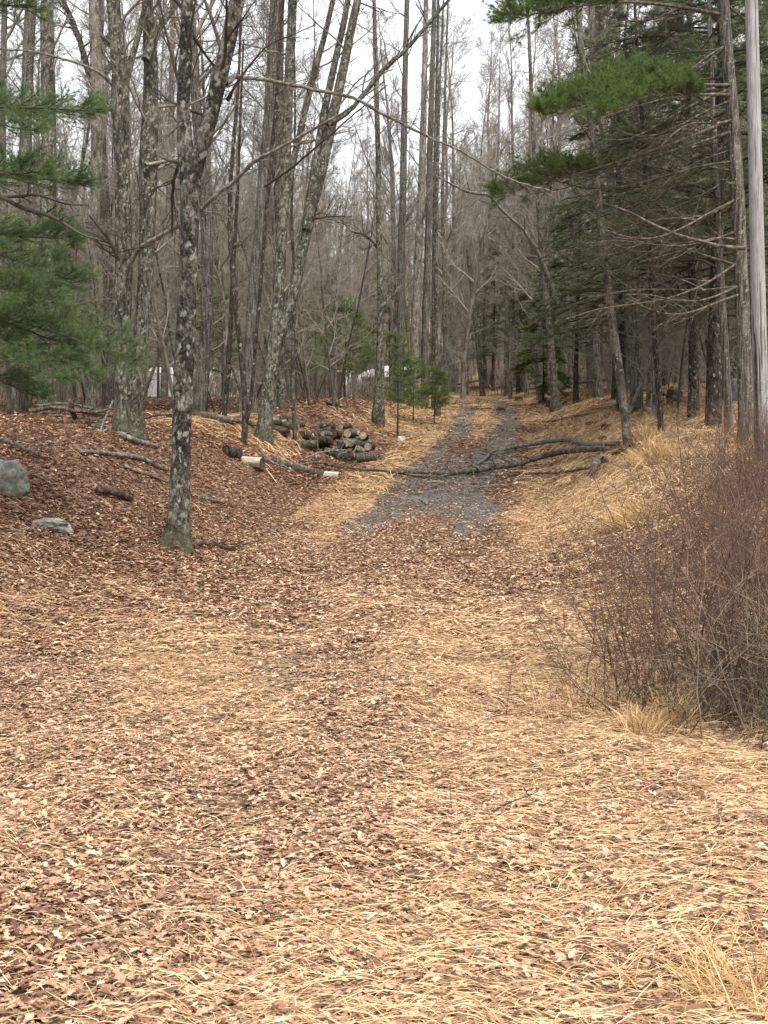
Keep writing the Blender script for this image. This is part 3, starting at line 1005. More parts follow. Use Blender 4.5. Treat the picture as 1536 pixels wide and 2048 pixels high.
hero("bare_tree", "pale tan trunk beside the stumps right of the road, a bent limb arching left", 38,
     [[(1111, 812, 21), (1107, 750, 17), (1100, 670, 16), (1092, 590, 15), (1085, 520, 14), (1078, 420, 12), (1068, 300, 10), (1060, 120, 8), (1050, -100, 4)]],
     M['smooth'],
     limbs=[([(1115, 610, 8), (1098, 560, 9), (1075, 510, 9), (1045, 465, 8), (1010, 435, 7.5), (985, 410, 7), (970, 399, 6.5), (940, 397, 6), (905, 385, 5), (865, 365, 3)], M['limb'], -1.0)],
     crown=((0, 430),), seed=30, n1=12)
hero("bare_tree", "leaning smooth grey tree on the right bank where the fallen limbs end", None,
     [[(1256, 896, 21), (1248, 820, 19), (1238, 740, 20), (1227, 660, 19), (1217, 580, 18), (1206, 500, 17), (1199, 420, 16), (1190, 330, 14.5), (1180, 240, 13.5), (1166, 130, 13), (1158, 40, 12), (1150, -100, 10), (1135, -450, 3)]],
     M['smooth'], limbs=[([(1172, 160, 7), (1150, 158, 6), (1125, 168, 5), (1100, 185, 3)], M['twigdark'], .4)],
     crown=((0, 300),), twig=M['twigdark'], seed=31, sides=16, flare=.5, n1=10, len1=1.7)
hero("bare_tree", "dark mottled slim trunk on the right bank top, right of the leaning tree", None,
     [[(1322, 867, 14), (1318, 790, 14), (1311, 700, 13), (1304, 600, 12.5), (1297, 480, 11), (1290, 350, 10), (1283, 220, 9), (1272, 60, 7), (1262, -160, 3)]],
     M['darkstem'], crown=((0, 420),), twig=M['twigdark'], seed=32, sides=12, flare=.4, n1=12, len1=1.5)
hero("bare_tree", "grey brown trunk left of the utility pole, half hidden by brambles", 20.5,
     [[(1460, 900, 20), (1455, 800, 19), (1450, 700, 18), (1444, 600, 17), (1438, 480, 15), (1430, 300, 13), (1420, 80, 10), (1412, -200, 5)]],
     M['furrow'], crown=((0, 500),), twig=M['twigdark'], seed=33, sides=12, flare=.4, n1=12, len1=1.6)

# ------------------------------------------------------------------ the woods behind: many individual bare trees
protos = []
for k, (H, r0, cf, n1, l1, mt) in enumerate([
        (19, .15, .26, 30, 3.6, 'far'), (22, .19, .32, 30, 3.8, 'grey'), (17, .12, .22, 28, 3.0, 'far'), (21, .16, .34, 28, 3.4, 'furrow'),
        (15, .095, .2, 26, 2.6, 'far'), (18, .13, .28, 28, 3.2, 'lichen'), (20, .17, .3, 30, 3.5, 'darkstem'), (13, .075, .18, 26, 2.4, 'grey')]):
    tm, cm = bare_proto(100 + k, H, r0, cf, n1, l1, None, None)
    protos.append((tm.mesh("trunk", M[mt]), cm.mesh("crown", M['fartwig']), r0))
LAB_TREE = "slender leafless grey tree in the crowded woods behind the banks"
GRP_TREE = "leafless trees of the woods beyond the road and banks"


def tree_copy(k, p, rz, sc, tilt, label=LAB_TREE, group=GRP_TREE, name="bare_tree"):
    r = thing(name, label, "tree", p, group)
    r.rotation_euler = (tilt[0], tilt[1], rz)
    r.scale = (sc, sc, sc)
    for nm, me in (("trunk", protos[k][0]), ("crown", protos[k][1])):
        o_ = bpy.data.objects.new(nm, me)
        col.objects.link(o_)
        o_.parent = r
    return r


KEEP = [(300, 346), (462, 484), (684, 704), (716, 746)]      # gaps through which the vehicles show


def px_of(x, y, z):
    dz = z - CAM_H
    f = y * cp + dz * sp
    return 768 + F * x / f, 1024 - F * (-y * sp + dz * cp) / f


placed = []
tries = 0
while len(placed) < 262 and tries < 60000:
    tries += 1
    t = RR.random()
    y = 27 * (135 / 27) ** (t ** .85)
    u = RR.uniform(-160, 1700) if RR.random() < .86 else RR.uniform(840, 1140)
    x = (u - 768) / F * y
    d = x - float(road_x(y))
    if y < 66 and abs(d) < 3.2 + .015 * y:
        continue
    if y < 36 and -5.2 < d < 0:
        continue
    if y < 62 and any(a - 8 < u < b + 8 for a, b in KEEP):
        continue
    if 56 < y < 66 and (270 < u < 520 or 640 < u < 850):
        continue
    if 930 < u < 1130 and y < 60 and RR.random() < .5:
        continue
    if u < 400 and y < 45 and RR.random() < .35:
        continue
    md = .55 + y * .014
    if any((x - a) ** 2 + (y - b) ** 2 < md * md for a, b in placed):
        continue
    placed.append((x, y))
    k = RR.choices(range(8), [3, 2, 3, 2, 4, 2, 2, 4])[0]
    tree_copy(k, (x, y, gz(x, y)), RR.uniform(0, 6.28), RR.uniform(.8, 1.15), (RR.gauss(0, .03), RR.gauss(0, .03)))

for (u, y, sc) in [(925, 58, 1.25), (903, 72, 1.35), (1012, 64, 1.25), (1052, 56, 1.2), (1078, 49, 1.15), (985, 82, 1.5), (948, 92, 1.5), (1032, 77, 1.4), (1122, 51, 1.2), (1142, 61, 1.3), (880, 66, 1.3), (1066, 88, 1.5), (915, 84, 1.6), (968, 76, 1.45), (1000, 95, 1.7), (935, 70, 1.3), (1020, 58, 1.15), (896, 92, 1.6), (1045, 68, 1.35), (962, 102, 1.8)][:300 - len(placed)]:
    x = (u - 768) / F * y
    k = RR.choice([0, 2, 4, 7, 7])
    tree_copy(k, (x, y, gz(x, y)), RR.uniform(0, 6.28), sc, (RR.gauss(0, .02), RR.gauss(0, .02)))

# the far wood on the slope: one mass
fw = MB()
lows = []
for k in range(5):
    a, b = bare_proto(300 + k, 17 + k * 1.3, .12 + .012 * k, .15, 22, 3.2, None, None, False, sides=5)
    V = np.concatenate([np.concatenate(a.V), np.concatenate(b.V)])
    Q = np.concatenate(a.Q + [q + a.n for q in b.Q])
    lows.append((V, Q))
for i in range(560):
    y = RR.uniform(100, 215)
    x = RR.uniform(-.47, .47) * y
    V, Q = lows[RR.randrange(5)]
    a, s = RR.uniform(0, 6.28), RR.uniform(.8, 1.2)
    Vr = np.stack([V[:, 0] * math.cos(a) - V[:, 1] * math.sin(a), V[:, 0] * math.sin(a) + V[:, 1] * math.cos(a), V[:, 2]], -1) * s
    fw.add(Vr + np.array([x, y, gz(x, y)]), Q)
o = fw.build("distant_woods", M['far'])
tag(o, kind="stuff")

# saplings of the understorey
sap = []
for k in range(6):
    g = np.random.default_rng(500 + k)
    tm, cm = MB(), MB()
    H = [3.2, 4.5, 6.0, 2.6, 8.5, 10.5][k]
    tr = grow(g, np.zeros((1, 3)), np.array([[g.normal(0, .12), g.normal(0, .12), 1]]), np.array([H]), 14, .06, .04)
    tr[:, 0, 2] = -.1
    Rt = taper(np.array([.012 + .004 * H]), 14, .12)
    tubes(tm, tr, Rt, 6)
    p0, d0, rp, t, _ = spawn(g, tr, Rt, int(14 + 2.2 * H), .12, .97, .8)
    P1 = grow(g, p0, d0, g.uniform(.5, 1.2 + .12 * H, len(t)), 6, .14, .06)
    R1 = taper(np.maximum(rp * .45, .006), 6, .3)
    tubes(cm, P1, R1, 4)
    twigs(g, cm, P1, R1, [(7, (.3, .65), .65, 4, .15, .04, .15), (4, (.4, .75), .6, 3, .15, .04, .15)], 3, .004)
    sap.append((tm.mesh("trunk", M['twig' if k % 2 else 'twigdark']), cm.mesh("crown", M['fartwig'])))
cnt = 0
while cnt < 290:
    y = 25 * (88 / 25) ** (RR.random() ** .8)
    u = RR.uniform(-60, 1600)
    x = (u - 768) / F * y
    d = x - float(road_x(y))
    if y < 76 and abs(d) < 3.4 + .03 * y:
        continue
    if y < 30 and -5.5 < d < 0:
        continue
    if y < 62 and any(a - 4 < u < b + 4 for a, b in KEEP):
        continue
    cnt += 1
    r = thing("sapling", "thin bare understorey sapling among the tree trunks", "sapling", (x, y, gz(x, y)), "bare saplings under the trees", RR.uniform(0, 6.28))
    r.rotation_euler = (RR.gauss(0, .12), RR.gauss(0, .12), RR.uniform(0, 6.28))
    s = RR.uniform(.7, 1.3)
    r.scale = (s, s, s)
    k = RR.choices(range(6), [2, 3, 3, 2, 4, 4])[0]
    for nm, me in (("trunk", sap[k][0]), ("crown", sap[k][1])):
        o_ = bpy.data.objects.new(nm, me)
        col.objects.link(o_)
        o_.parent = r

# low reddish brush along the far edges (stuff)
bb = MB()
g = np.random.default_rng(61)
nb = 7000
yy = 38 * (110 / 38) ** g.random(nb)
xx = (g.uniform(-20, 1560, nb) - 768) / F * yy
dd = np.abs(xx - road_x(yy))
kp = (dd > np.where(yy < 64, 4.2, 0)) & (fbm(xx * .2, yy * .15, 66) > -.35)
uu = 768 + F * xx / yy
kp &= ~((uu > 300) & (uu < 350) & (yy < 62))
xx, yy = xx[kp], yy[kp]
P = grow(g, np.stack([xx, yy, hgt(xx, yy) - .05], -1), np.stack([g.normal(0, .35, len(xx)), g.normal(0, .35, len(xx)), np.ones(len(xx))], -1), g.uniform(.6, 2.6, len(xx)), 5, .12, 0)
Rb = taper(g.uniform(.007, .014, len(xx)), 5, .3)
tubes(bb, P, Rb, 3)
twigs(g, bb, P, Rb, [(6, (.3, .6), .6, 3, .14, 0, .2)], 3, .005)
o = bb.build("brush", M['twig'])
tag(o, kind="stuff")


# ------------------------------------------------------------------ conifers
def tuft(g, P, D, n, L, wid, spread, pal):
    """needles: n per point, thin triangles fanning round direction D"""
    B = len(P)
    D = nrm(D)
    d = nrm(D[:, None] * 1.0 + g.normal(0, spread, (B, n, 3)))
    d[..., 2] += .04
    l = L * g.uniform(.65, 1.15, (B, n, 1))
    s = nrm(np.cross(d, g.normal(size=d.shape))) * wid / 2
    p = np.repeat(P[:, None], n, 1)
    tip = p + d * l
    tip[..., 2] -= (l[..., 0] ** 2) * .8
    V = np.stack([p - s, p + s, tip], 2).reshape(-1, 3)
    T = np.arange(B * n * 3).reshape(-1, 3)
    c = pal[g.integers(0, len(pal), B * n)] * g.uniform(.8, 1.2, (B * n, 1))
    return V, T, np.repeat(c, 3, 0)


PINE = np.array([[.095, .15, .06], [.115, .175, .065], [.07, .12, .055], [.145, .195, .07], [.09, .14, .07]])
PINE_Y = np.array([[.105, .155, .045], [.125, .175, .05], [.075, .12, .04], [.155, .19, .065], [.09, .135, .05]])
HEML = np.array([[.15, .18, .115], [.175, .205, .125], [.12, .145, .095], [.20, .225, .135]])
HEML_G = np.array([[.13, .19, .035], [.16, .22, .045], [.10, .15, .035]])



def pine_bough(g, wood, leaf, a, b, sag, r0, fol_from=.35, width=.55, nl=26, need=.095, wid=.0035, n1=22, pal=PINE, upright=.0, dens=1.0):
    """a pine bough from a to b: stem, side shoots, tufts of long needles"""
    a, b = np.asarray(a, float), np.asarray(b, float)
    m = 16
    t = np.linspace(0, 1, m)
    P = a + (b - a) * t[:, None]
    P[:, 2] += -sag * np.sin(np.pi * t) + g.normal(0, .012, m).cumsum() * .3
    P[:, 1] += g.normal(0, .02, m).cumsum() * .5
    R = r0 * (1 - .85 * t)
    tubes(wood, P, R, 6)
    L = np.linalg.norm(b - a)
    p0, d0, rp, tt, _ = spawn(g, P[None], R[None], n1, fol_from, 1.0, .8)
    d0[:, 2] = d0[:, 2] * .45 + .12 + upright
    w_ = width * np.sin(np.pi * np.clip((tt - fol_from) / (1.03 - fol_from), .05, .97)) ** .6
    P1 = grow(g, p0, d0, w_ * g.uniform(.6, 1.15, len(tt)), 5, .12, .03)
    R1 = taper(np.maximum(rp * .4, .004), 5, .4)
    tubes(wood, P1, R1, 3)
    p2, d2, rp2, t2, _ = spawn(g, P1, R1, 5, .3, 1, .6)
    d2[:, 2] = d2[:, 2] * .5 + .1
    P2 = grow(g, p2, d2, g.uniform(.08, .22, len(t2)), 4, .1, .04)
    tubes(wood, P2, taper(np.full(len(t2), .003), 4, .5), 3)
    for PP in (P1, P2):
        for i in range(1, PP.shape[1]):
            D = PP[:, i] - PP[:, i - 1]
            keep = g.random(len(D)) < dens
            if keep.any():
                leaf.add(*(lambda r: (r[0], None, r[1], r[2]))(tuft(g, PP[keep, i], D[keep], nl if i == PP.shape[1] - 1 else nl // 2, need, wid, .42, pal)))


# left white pine: its trunk stands just outside the left edge of the picture
def left_pine():
    Yp = 11.5
    b = at(-95, 1150, Yp)
    base = np.array([b[0], Yp, gz(b[0], Yp)])
    root = thing("white_pine", "green soft needled pine reaching in from the left edge with drooping boughs", "tree", base)
    g = np.random.default_rng(71)
    tm, wd, lv = MB(), MB(), MB()
    tr = grow(g, np.zeros((1, 3)), np.array([[0, 0, 1.]]), np.array([10.5]), 20, .015, .05)[0]
    tr[0, 2] = -.15
    tubes(tm, tr, taper(np.array([.13]), 20, .1)[0], 12, .06, .5, 4)
    tm.build("trunk", M['grey'], root)

    def bo(u0, v0, u1, v1, dy, sag, **kw):
        a = at(u0, v0, Yp) - base
        e = at(u1, v1, Yp + dy) - base
        pine_bough(g, wd, lv, a, e, sag, .026, **kw)
    bo(-95, 215, 185, 215, -.3, -.02, width=.42, fol_from=.12, n1=30, need=.085)
    bo(-95, 205, 110, 225, .9, .0, width=.4, fol_from=.2, n1=24)
    bo(-95, 200, 60, 260, -.9, .05, width=.3, fol_from=.2, n1=20)
    bo(-95, 345, 165, 365, .3, .0, width=.36, fol_from=.12, n1=28)
    bo(-95, 350, 90, 345, -.8, .0, width=.36, fol_from=.2, n1=22)
    bo(-95, 450, 130, 480, .5, .03, width=.42, fol_from=.15, n1=26)
    bo(-95, 470, 150, 560, -.2, .03, width=.42, fol_from=.15, n1=30)
    bo(-95, 520, 110, 590, .9, .03, width=.42, fol_from=.2, n1=26)
    bo(-95, 540, 90, 610, -.7, .03, width=.36, fol_from=.2, n1=24)
    bo(-95, 600, 140, 690, .4, .03, width=.42, fol_from=.15, n1=30)
    bo(-95, 610, 265, 722, -.2, -.06, width=.5, fol_from=.15, n1=44)
    bo(-95, 640, 180, 740, .8, .0, width=.42, fol_from=.2, n1=34)
    bo(-95, 680, 110, 755, -.8, .0, width=.4, fol_from=.2, n1=26)
    bo(-95, 720, 70, 790, .3, .0, width=.34, fol_from=.2, n1=22)
    bo(-95, 10, 70, 25, .3, .0, width=.3, fol_from=.3, n1=16)
    bo(-95, -60, 60, -40, -.3, .0, width=.4, fol_from=.2, n1=18)
    for k in range(9):
        ang, hz = g.uniform(1.7, 4.6), g.uniform(2.2, 8.5)
        pine_bough(g, wd, lv, (0, 0, hz), (1.6 * math.cos(ang), 1.6 * math.sin(ang), hz - .1), .0, .024, width=.45, n1=16, nl=18)
    # bare branches crossing in front of the foliage
    for poly in ([(-95, 360, 9), (0, 393, 9), (45, 416, 9), (100, 432, 8), (140, 455, 6), (165, 470, 4), (200, 480, 2)], [(-95, 400, 7), (30, 393, 6), (75, 390, 5), (130, 407, 4), (178, 410, 3)]):
        rows = [[*(at(u, v, Yp - .5) - base), ww / 2 / F * Yp] for u, v, ww in poly]
        r = crom(rows, .06)
        tubes(wd, r[:, :3], r[:, 3], 6, .1)
        twigs(g, wd, r[None, ::4, :3], r[None, ::4, 3], [(7, (.1, .25), .8, 4, .15, .02, .4), (3, (.3, .6), .6, 3, .1, 0, .2)], 3, .002)
    wd.build("bough", M['twigdark'], root)
    lv.build("foliage", M['needle'], root, smooth=False, color=True)


left_pine()


def right_pine():
    Yp = 19.0
    b = at(1495, 860, Yp)
    base = np.array([b[0], Yp, gz(b[0], Yp)])
    root = thing("white_pine", "tall pine behind the utility pole, dead lower limbs and bright green upper boughs", "tree", base)
    g = np.random.default_rng(81)
    tm, wd, lv = MB(), MB(), MB()
    rows = [[*(at(u, v, Yp) - base), ww / 2 / F * Yp] for u, v, ww in
            [(1495, 870, 31), (1488, 700, 28), (1480, 500, 26), (1470, 300, 25), (1456, 120, 23), (1446, 0, 22), (1434, -200, 24), (1420, -600, 12), (1412, -850, 4)]]
    rows[0][2] = -.2
    r = crom(rows, .12)
    tubes(tm, r[:, :3], r[:, 3], 16, .06, .5, 6)
    tm.build("trunk", M['furrow'], root)

    def bo(u0, v0, u1, v1, dy, sag, **kw):
        a = at(u0, v0, Yp) - base
        e = at(u1, v1, Yp + dy) - base
        pine_bough(g, wd, lv, a, e, sag, kw.pop('r0', .035), **kw)
    # the bright boughs
    bo(1446, 30, 1020, 42, -2.2, -.25, fol_from=.5, width=.75, n1=64, wid=.006, need=.11, pal=PINE_Y, nl=30, upright=.12)
    bo(1446, 0, 1080, 5, -1.5, -.2, fol_from=.45, width=.75, n1=54, wid=.006, need=.11, pal=PINE, nl=28, upright=.1)
    bo(1446, -20, 1140, -30, -2.6, -.2, fol_from=.5, width=.6, n1=30, wid=.006, need=.11, pal=PINE, nl=28, upright=.1)
    bo(1466, 170, 1080, 245, -2.6, -.18, fol_from=.25, width=.75, n1=80, wid=.0055, need=.12, pal=PINE_Y, nl=34, upright=.38)
    bo(1466, 180, 1120, 228, -1.6, -.15, fol_from=.22, width=.75, n1=70, wid=.0055, need=.12, pal=PINE_Y, nl=34, upright=.38)
    bo(1466, 190, 1180, 245, -3.0, -.15, fol_from=.25, width=.7, n1=60, wid=.0055, need=.12, pal=PINE_Y, nl=30, upright=.35)
    bo(1474, 235, 1000, 388, -2.0, .12, fol_from=.58, width=.6, n1=54, wid=.006, need=.10, pal=PINE_Y * .8, nl=24, upright=.12)
    bo(1474, 260, 1060, 360, -1.2, .1, fol_from=.58, width=.55, n1=44, wid=.006, need=.10, pal=PINE_Y * .7, nl=22, upright=.1)
    # dead and half dead limbs sweeping left and down
    for i in range(30):
        v0 = g.uniform(-40, 600)
        u0 = float(np.interp(v0, [0, 250, 870], [1446, 1468, 1495]))
        Ln = g.uniform(130, 420)
        dr = g.normal(.22, .28)
        yy_ = g.uniform(-3.0, 2.6)
        pts = []
        wl_ = g.uniform(2.2, 5.5)
        for t in np.linspace(0, 1, 6):
            pts.append([*(at(u0 - Ln * t, v0 + Ln * dr * t * (1.5 - .6 * t) + 34 * math.sin(4 * t + i) * t, Yp + yy_ * t) - base), (wl_ * (1 - .8 * t) + .8) / 2 / F * Yp])
        r = crom(pts, .15)
        tubes(wd, r[:, :3], r[:, 3], 5, .08)
        twigs(g, wd, r[None, ::3, :3], r[None, ::3, 3], [(9, (.15, .4), .6, 5, .12, -.01, .2), (5, (.3, .6), .6, 4, .14, -.02, .15), (3, (.4, .7), .6, 3, .14, -.02, .1)], 3, .0028)
    rows = [[*(at(u, v, Yp - 1.2) - base), ww / 2 / F * Yp] for u, v, ww in [(1490, 497, 8), (1440, 492, 7), (1400, 482, 6), (1350, 468, 6), (1300, 446, 5), (1260, 425, 4), (1200, 403, 2.5)]]
    r = crom(rows, .1)
    tubes(wd, r[:, :3], r[:, 3], 6, .08)
    for k in range(16):
        ang, hz = g.uniform(-1.5, 4.6), g.uniform(6.5, 12)
        pine_bough(g, wd, lv, (-.6, 0, hz), (-.6 + 2.3 * math.cos(ang), 2.3 * math.sin(ang), hz + .3), .1, .03, width=.6, n1=16, nl=16, wid=.007)
    wd.build("bough", M['deadlimb'], root)
    lv.build("foliage", M['needle'], root, smooth=False, color=True)


right_pine()


def hemlock_meshes(seed, H, r0, base_h, Lmax, nb, pal, wid=.016, droop=.8, nn=5):
    g = np.random.default_rng(seed)
    tm, wd, lv = MB(), MB(), MB()
    n = 18
    tr = grow(g, np.zeros((1, 3)), np.array([[0, 0, 1.]]), np.array([H]), n, .015, .05)
    tr[:, 0, 2] = -.15
    Rt = taper(np.array([r0]), n, .06)
    tubes(tm, tr, Rt, 9, .06, .4, seed)
    p0, d0, rp, t, _ = spawn(g, tr, Rt, nb, base_h / H, .985, 1.35, .15)
    L = Lmax * (1.08 - t) / (1.08 - base_h / H) * g.uniform(.6, 1.1, len(t)) + .15
    P1 = grow(g, p0, d0, L, 9, .06, -droop * .12)
    R1 = taper(np.clip(rp * .3, .006, .03), 9, .2)
    tubes(wd, P1, R1, 4)
    p2, d2, r2, t2, pi2 = spawn(g, P1, R1, 13, .18, 1, .75)
    d2[:, 2] *= .25
    P2 = grow(g, p2, d2, L[pi2] * g.uniform(.18, .38, len(t2)) * (1.2 - .7 * t2), 6, .1, -.05)
    R2 = taper(np.full(len(t2), .0045), 6, .4)
    tubes(wd, P2, R2, 3)
    p3, d3, r3, t3, pi3 = spawn(g, P2, R2, 6, .15, 1, .7)
    d3[:, 2] *= .25
    P3 = grow(g, p3, d3, g.uniform(.08, .26, len(t3)), 4, .08, -.05)
    for PP in (P2, P3):
        m = PP.shape[1]
        for i in range(1, m):
            D = nrm(PP[:, i] - PP[:, i - 1])
            B = len(D)
            for s_ in range(nn):
                f = g.random(B)[:, None]
                p = PP[:, i - 1] * (1 - f) + PP[:, i] * f
                side = nrm(np.cross(D, np.array([0, 0, 1.])) + 1e-6) * g.choice([-1, 1], B)[:, None]
                e = nrm(side + D * g.uniform(.3, .9, (B, 1)) + g.normal(0, .18, (B, 3))) * g.uniform(.03, .07, (B, 1))
                w2 = nrm(np.cross(e, g.normal(0, .35, (B, 3)) + np.array([0, 0, 1.]))) * wid / 2
                V = np.stack([p - w2, p + w2, p + e + w2 * .5, p + e - w2 * .5], 1).reshape(-1, 3)
                Q = np.arange(B * 4).reshape(-1, 4)
                c = pal[g.integers(0, len(pal), B)] * g.uniform(.75, 1.2, (B, 1))
                lv.add(V, Q, None, np.repeat(c, 4, 0))
    return tm.mesh("trunk", M['darkstem']), wd.mesh("bough", M['twigdark']), lv.mesh("foliage", M['needle'], False, True)


hm = [hemlock_meshes(91, 12.5, .13, 2.6, 3.4, 120, HEML), hemlock_meshes(92, 9.0, .10, 1.9, 2.8, 100, HEML), hemlock_meshes(93, 3.0, .03, .4, 1.0, 30, HEML_G, wid=.016, nn=4)]


def conifer(meshes, name, label, p, rz, sc, group=None):
    r = thing(name, label, "tree", p, group, rz)
    r.scale = (sc, sc, sc)
    for me in meshes:
        o_ = bpy.data.objects.new(me.name.split('.')[0], me)
        col.objects.link(o_)
        o_.parent = r
    return r


for (u, Yh, k, rz, sc, lab) in [
        (1385, 25, 0, .4, 1.05, "dark hemlock right of the dark slim trunk on the right bank"),
        (1240, 31, 0, 2.2, 1.0, "dark hemlock behind the leaning smooth grey tree"),
        (1500, 28, 1, 4.1, 1.25, "dark hemlock low behind the utility pole"),
        (1150, 41, 1, 1.2, 1.1, "dark hemlock right of the pale tan trunk by the stumps"),
        (1035, 64, 0, 5.0, 1.0, "tall dark hemlock standing at the right of the far road bend"),
        (985, 74, 0, 3.3, .95, "dark hemlock behind the far road bend beside the white leaning trunk"),
        (1090, 58, 1, .9, 1.1, "shorter dark hemlock right of the far road bend"),
        (1425, 22.5, 0, 2.9, 1.35, "tallest dark hemlock just left of the utility pole, boughs high over the right bank"),
        (1330, 42, 0, .9, 1.15, "tall dark hemlock deep in the right woods")]:
    x = (u - 768) / F * Yh
    conifer(hm[k], "hemlock_tree", lab, (x, Yh, gz(x, Yh)), rz, sc)
x = (1085 - 768) / F * 46
conifer(hm[2], "hemlock_sapling", "bright yellow green young hemlock behind the pale tan trunk", (x, 46, gz(x, 46)), .3, 1.7)


def pine_sapling_meshes(seed, H, wid=.011, spread=.8):
    g = np.random.default_rng(seed)
    tm, wd, lv = MB(), MB(), MB()
    tr = grow(g, np.zeros((1, 3)), np.array([[0, 0, 1.]]), np.array([H]), 10, .03, .05)
    tr[:, 0, 2] = -.1
    Rt = taper(np.array([.012 * H]), 10, .15)
    tubes(tm, tr, Rt, 7)
    for h in np.arange(.28, .97, .085):
        i = h * 9
        p = tr[0, int(i)] + (tr[0, min(9, int(i) + 1)] - tr[0, int(i)]) * (i - int(i))
        for q in range(5):
            a = g.uniform(0, 6.28)
            Lb = spread * (1.1 - h) * g.uniform(.7, 1.2) + .12
            pine_bough(g, wd, lv, p, p + np.array([Lb * math.cos(a), Lb * math.sin(a), Lb * .25]), .02, .008, fol_from=.15, width=.26, nl=11, need=.10, wid=wid, n1=7, pal=PINE_Y * 1.35, dens=.42)
    return tm.mesh("trunk", M['twigdark']), wd.mesh("bough", M['twigdark']), lv.mesh("foliage", M['needle'], False, True)


pm = [pine_sapling_meshes(110, 4.0, .010, 1.25), pine_sapling_meshes(111, 2.6, .012, 1.0)]
for (u, v, Yh, k, rz, sc, lab) in [
        (795, 0, 31, 0, .3, .8, "slim young pine with a bare lower stem at the left road edge"),
        (826, 0, 36, 1, 1.9, .85, "low bushy young pine left of the slim grey road edge tree"),
        (868, 0, 35, 1, 3.0, .75, "smallest bushy pine right of the low young pines at the road edge"),
        (650, 0, 50, 0, 2.0, 1.5, "faint young pine far behind the firewood pile"),
        (410, 0, 31, 0, 4.0, 1.15, "young pine right behind the nearest maple trunk"),
        (700, 0, 62, 0, .8, 1.5, "hazy young pine standing beside the white screen shelter"),
        (592, 0, 38, 0, 1.1, 1.0, "thin yellow green young pine between the leaning lichened tree and the speckled slender stem"),
        (632, 0, 45, 0, 2.7, 1.3, "airy yellow green young pine standing behind the firewood pile's left half"),
        (690, 0, 41, 1, 4.4, 1.5, "broad pale young pine behind the firewood pile's right end"),
        (447, 0, 37, 0, 3.6, 1.1, "thin young pine just behind the thin dark stem on the crest"),
        (318, 0, 46, 0, .2, 1.5, "pale young pine above the left white trailer's roof"),
        (780, 0, 48, 0, 5.6, 1.5, "tallest pale young pine behind the twin based road edge tree"),
        (20, 0, 24, 0, 5.1, 1.2, "young pine low behind the left crest under the big boughs"),
        (130, 0, 27, 0, 2.6, 1.2, "young pine behind the brush pile on the left crest")]:
    x = (u - 768) / F * Yh
    conifer(pm[k], "young_pine", lab, (x, Yh, gz(x, Yh)), rz, sc)


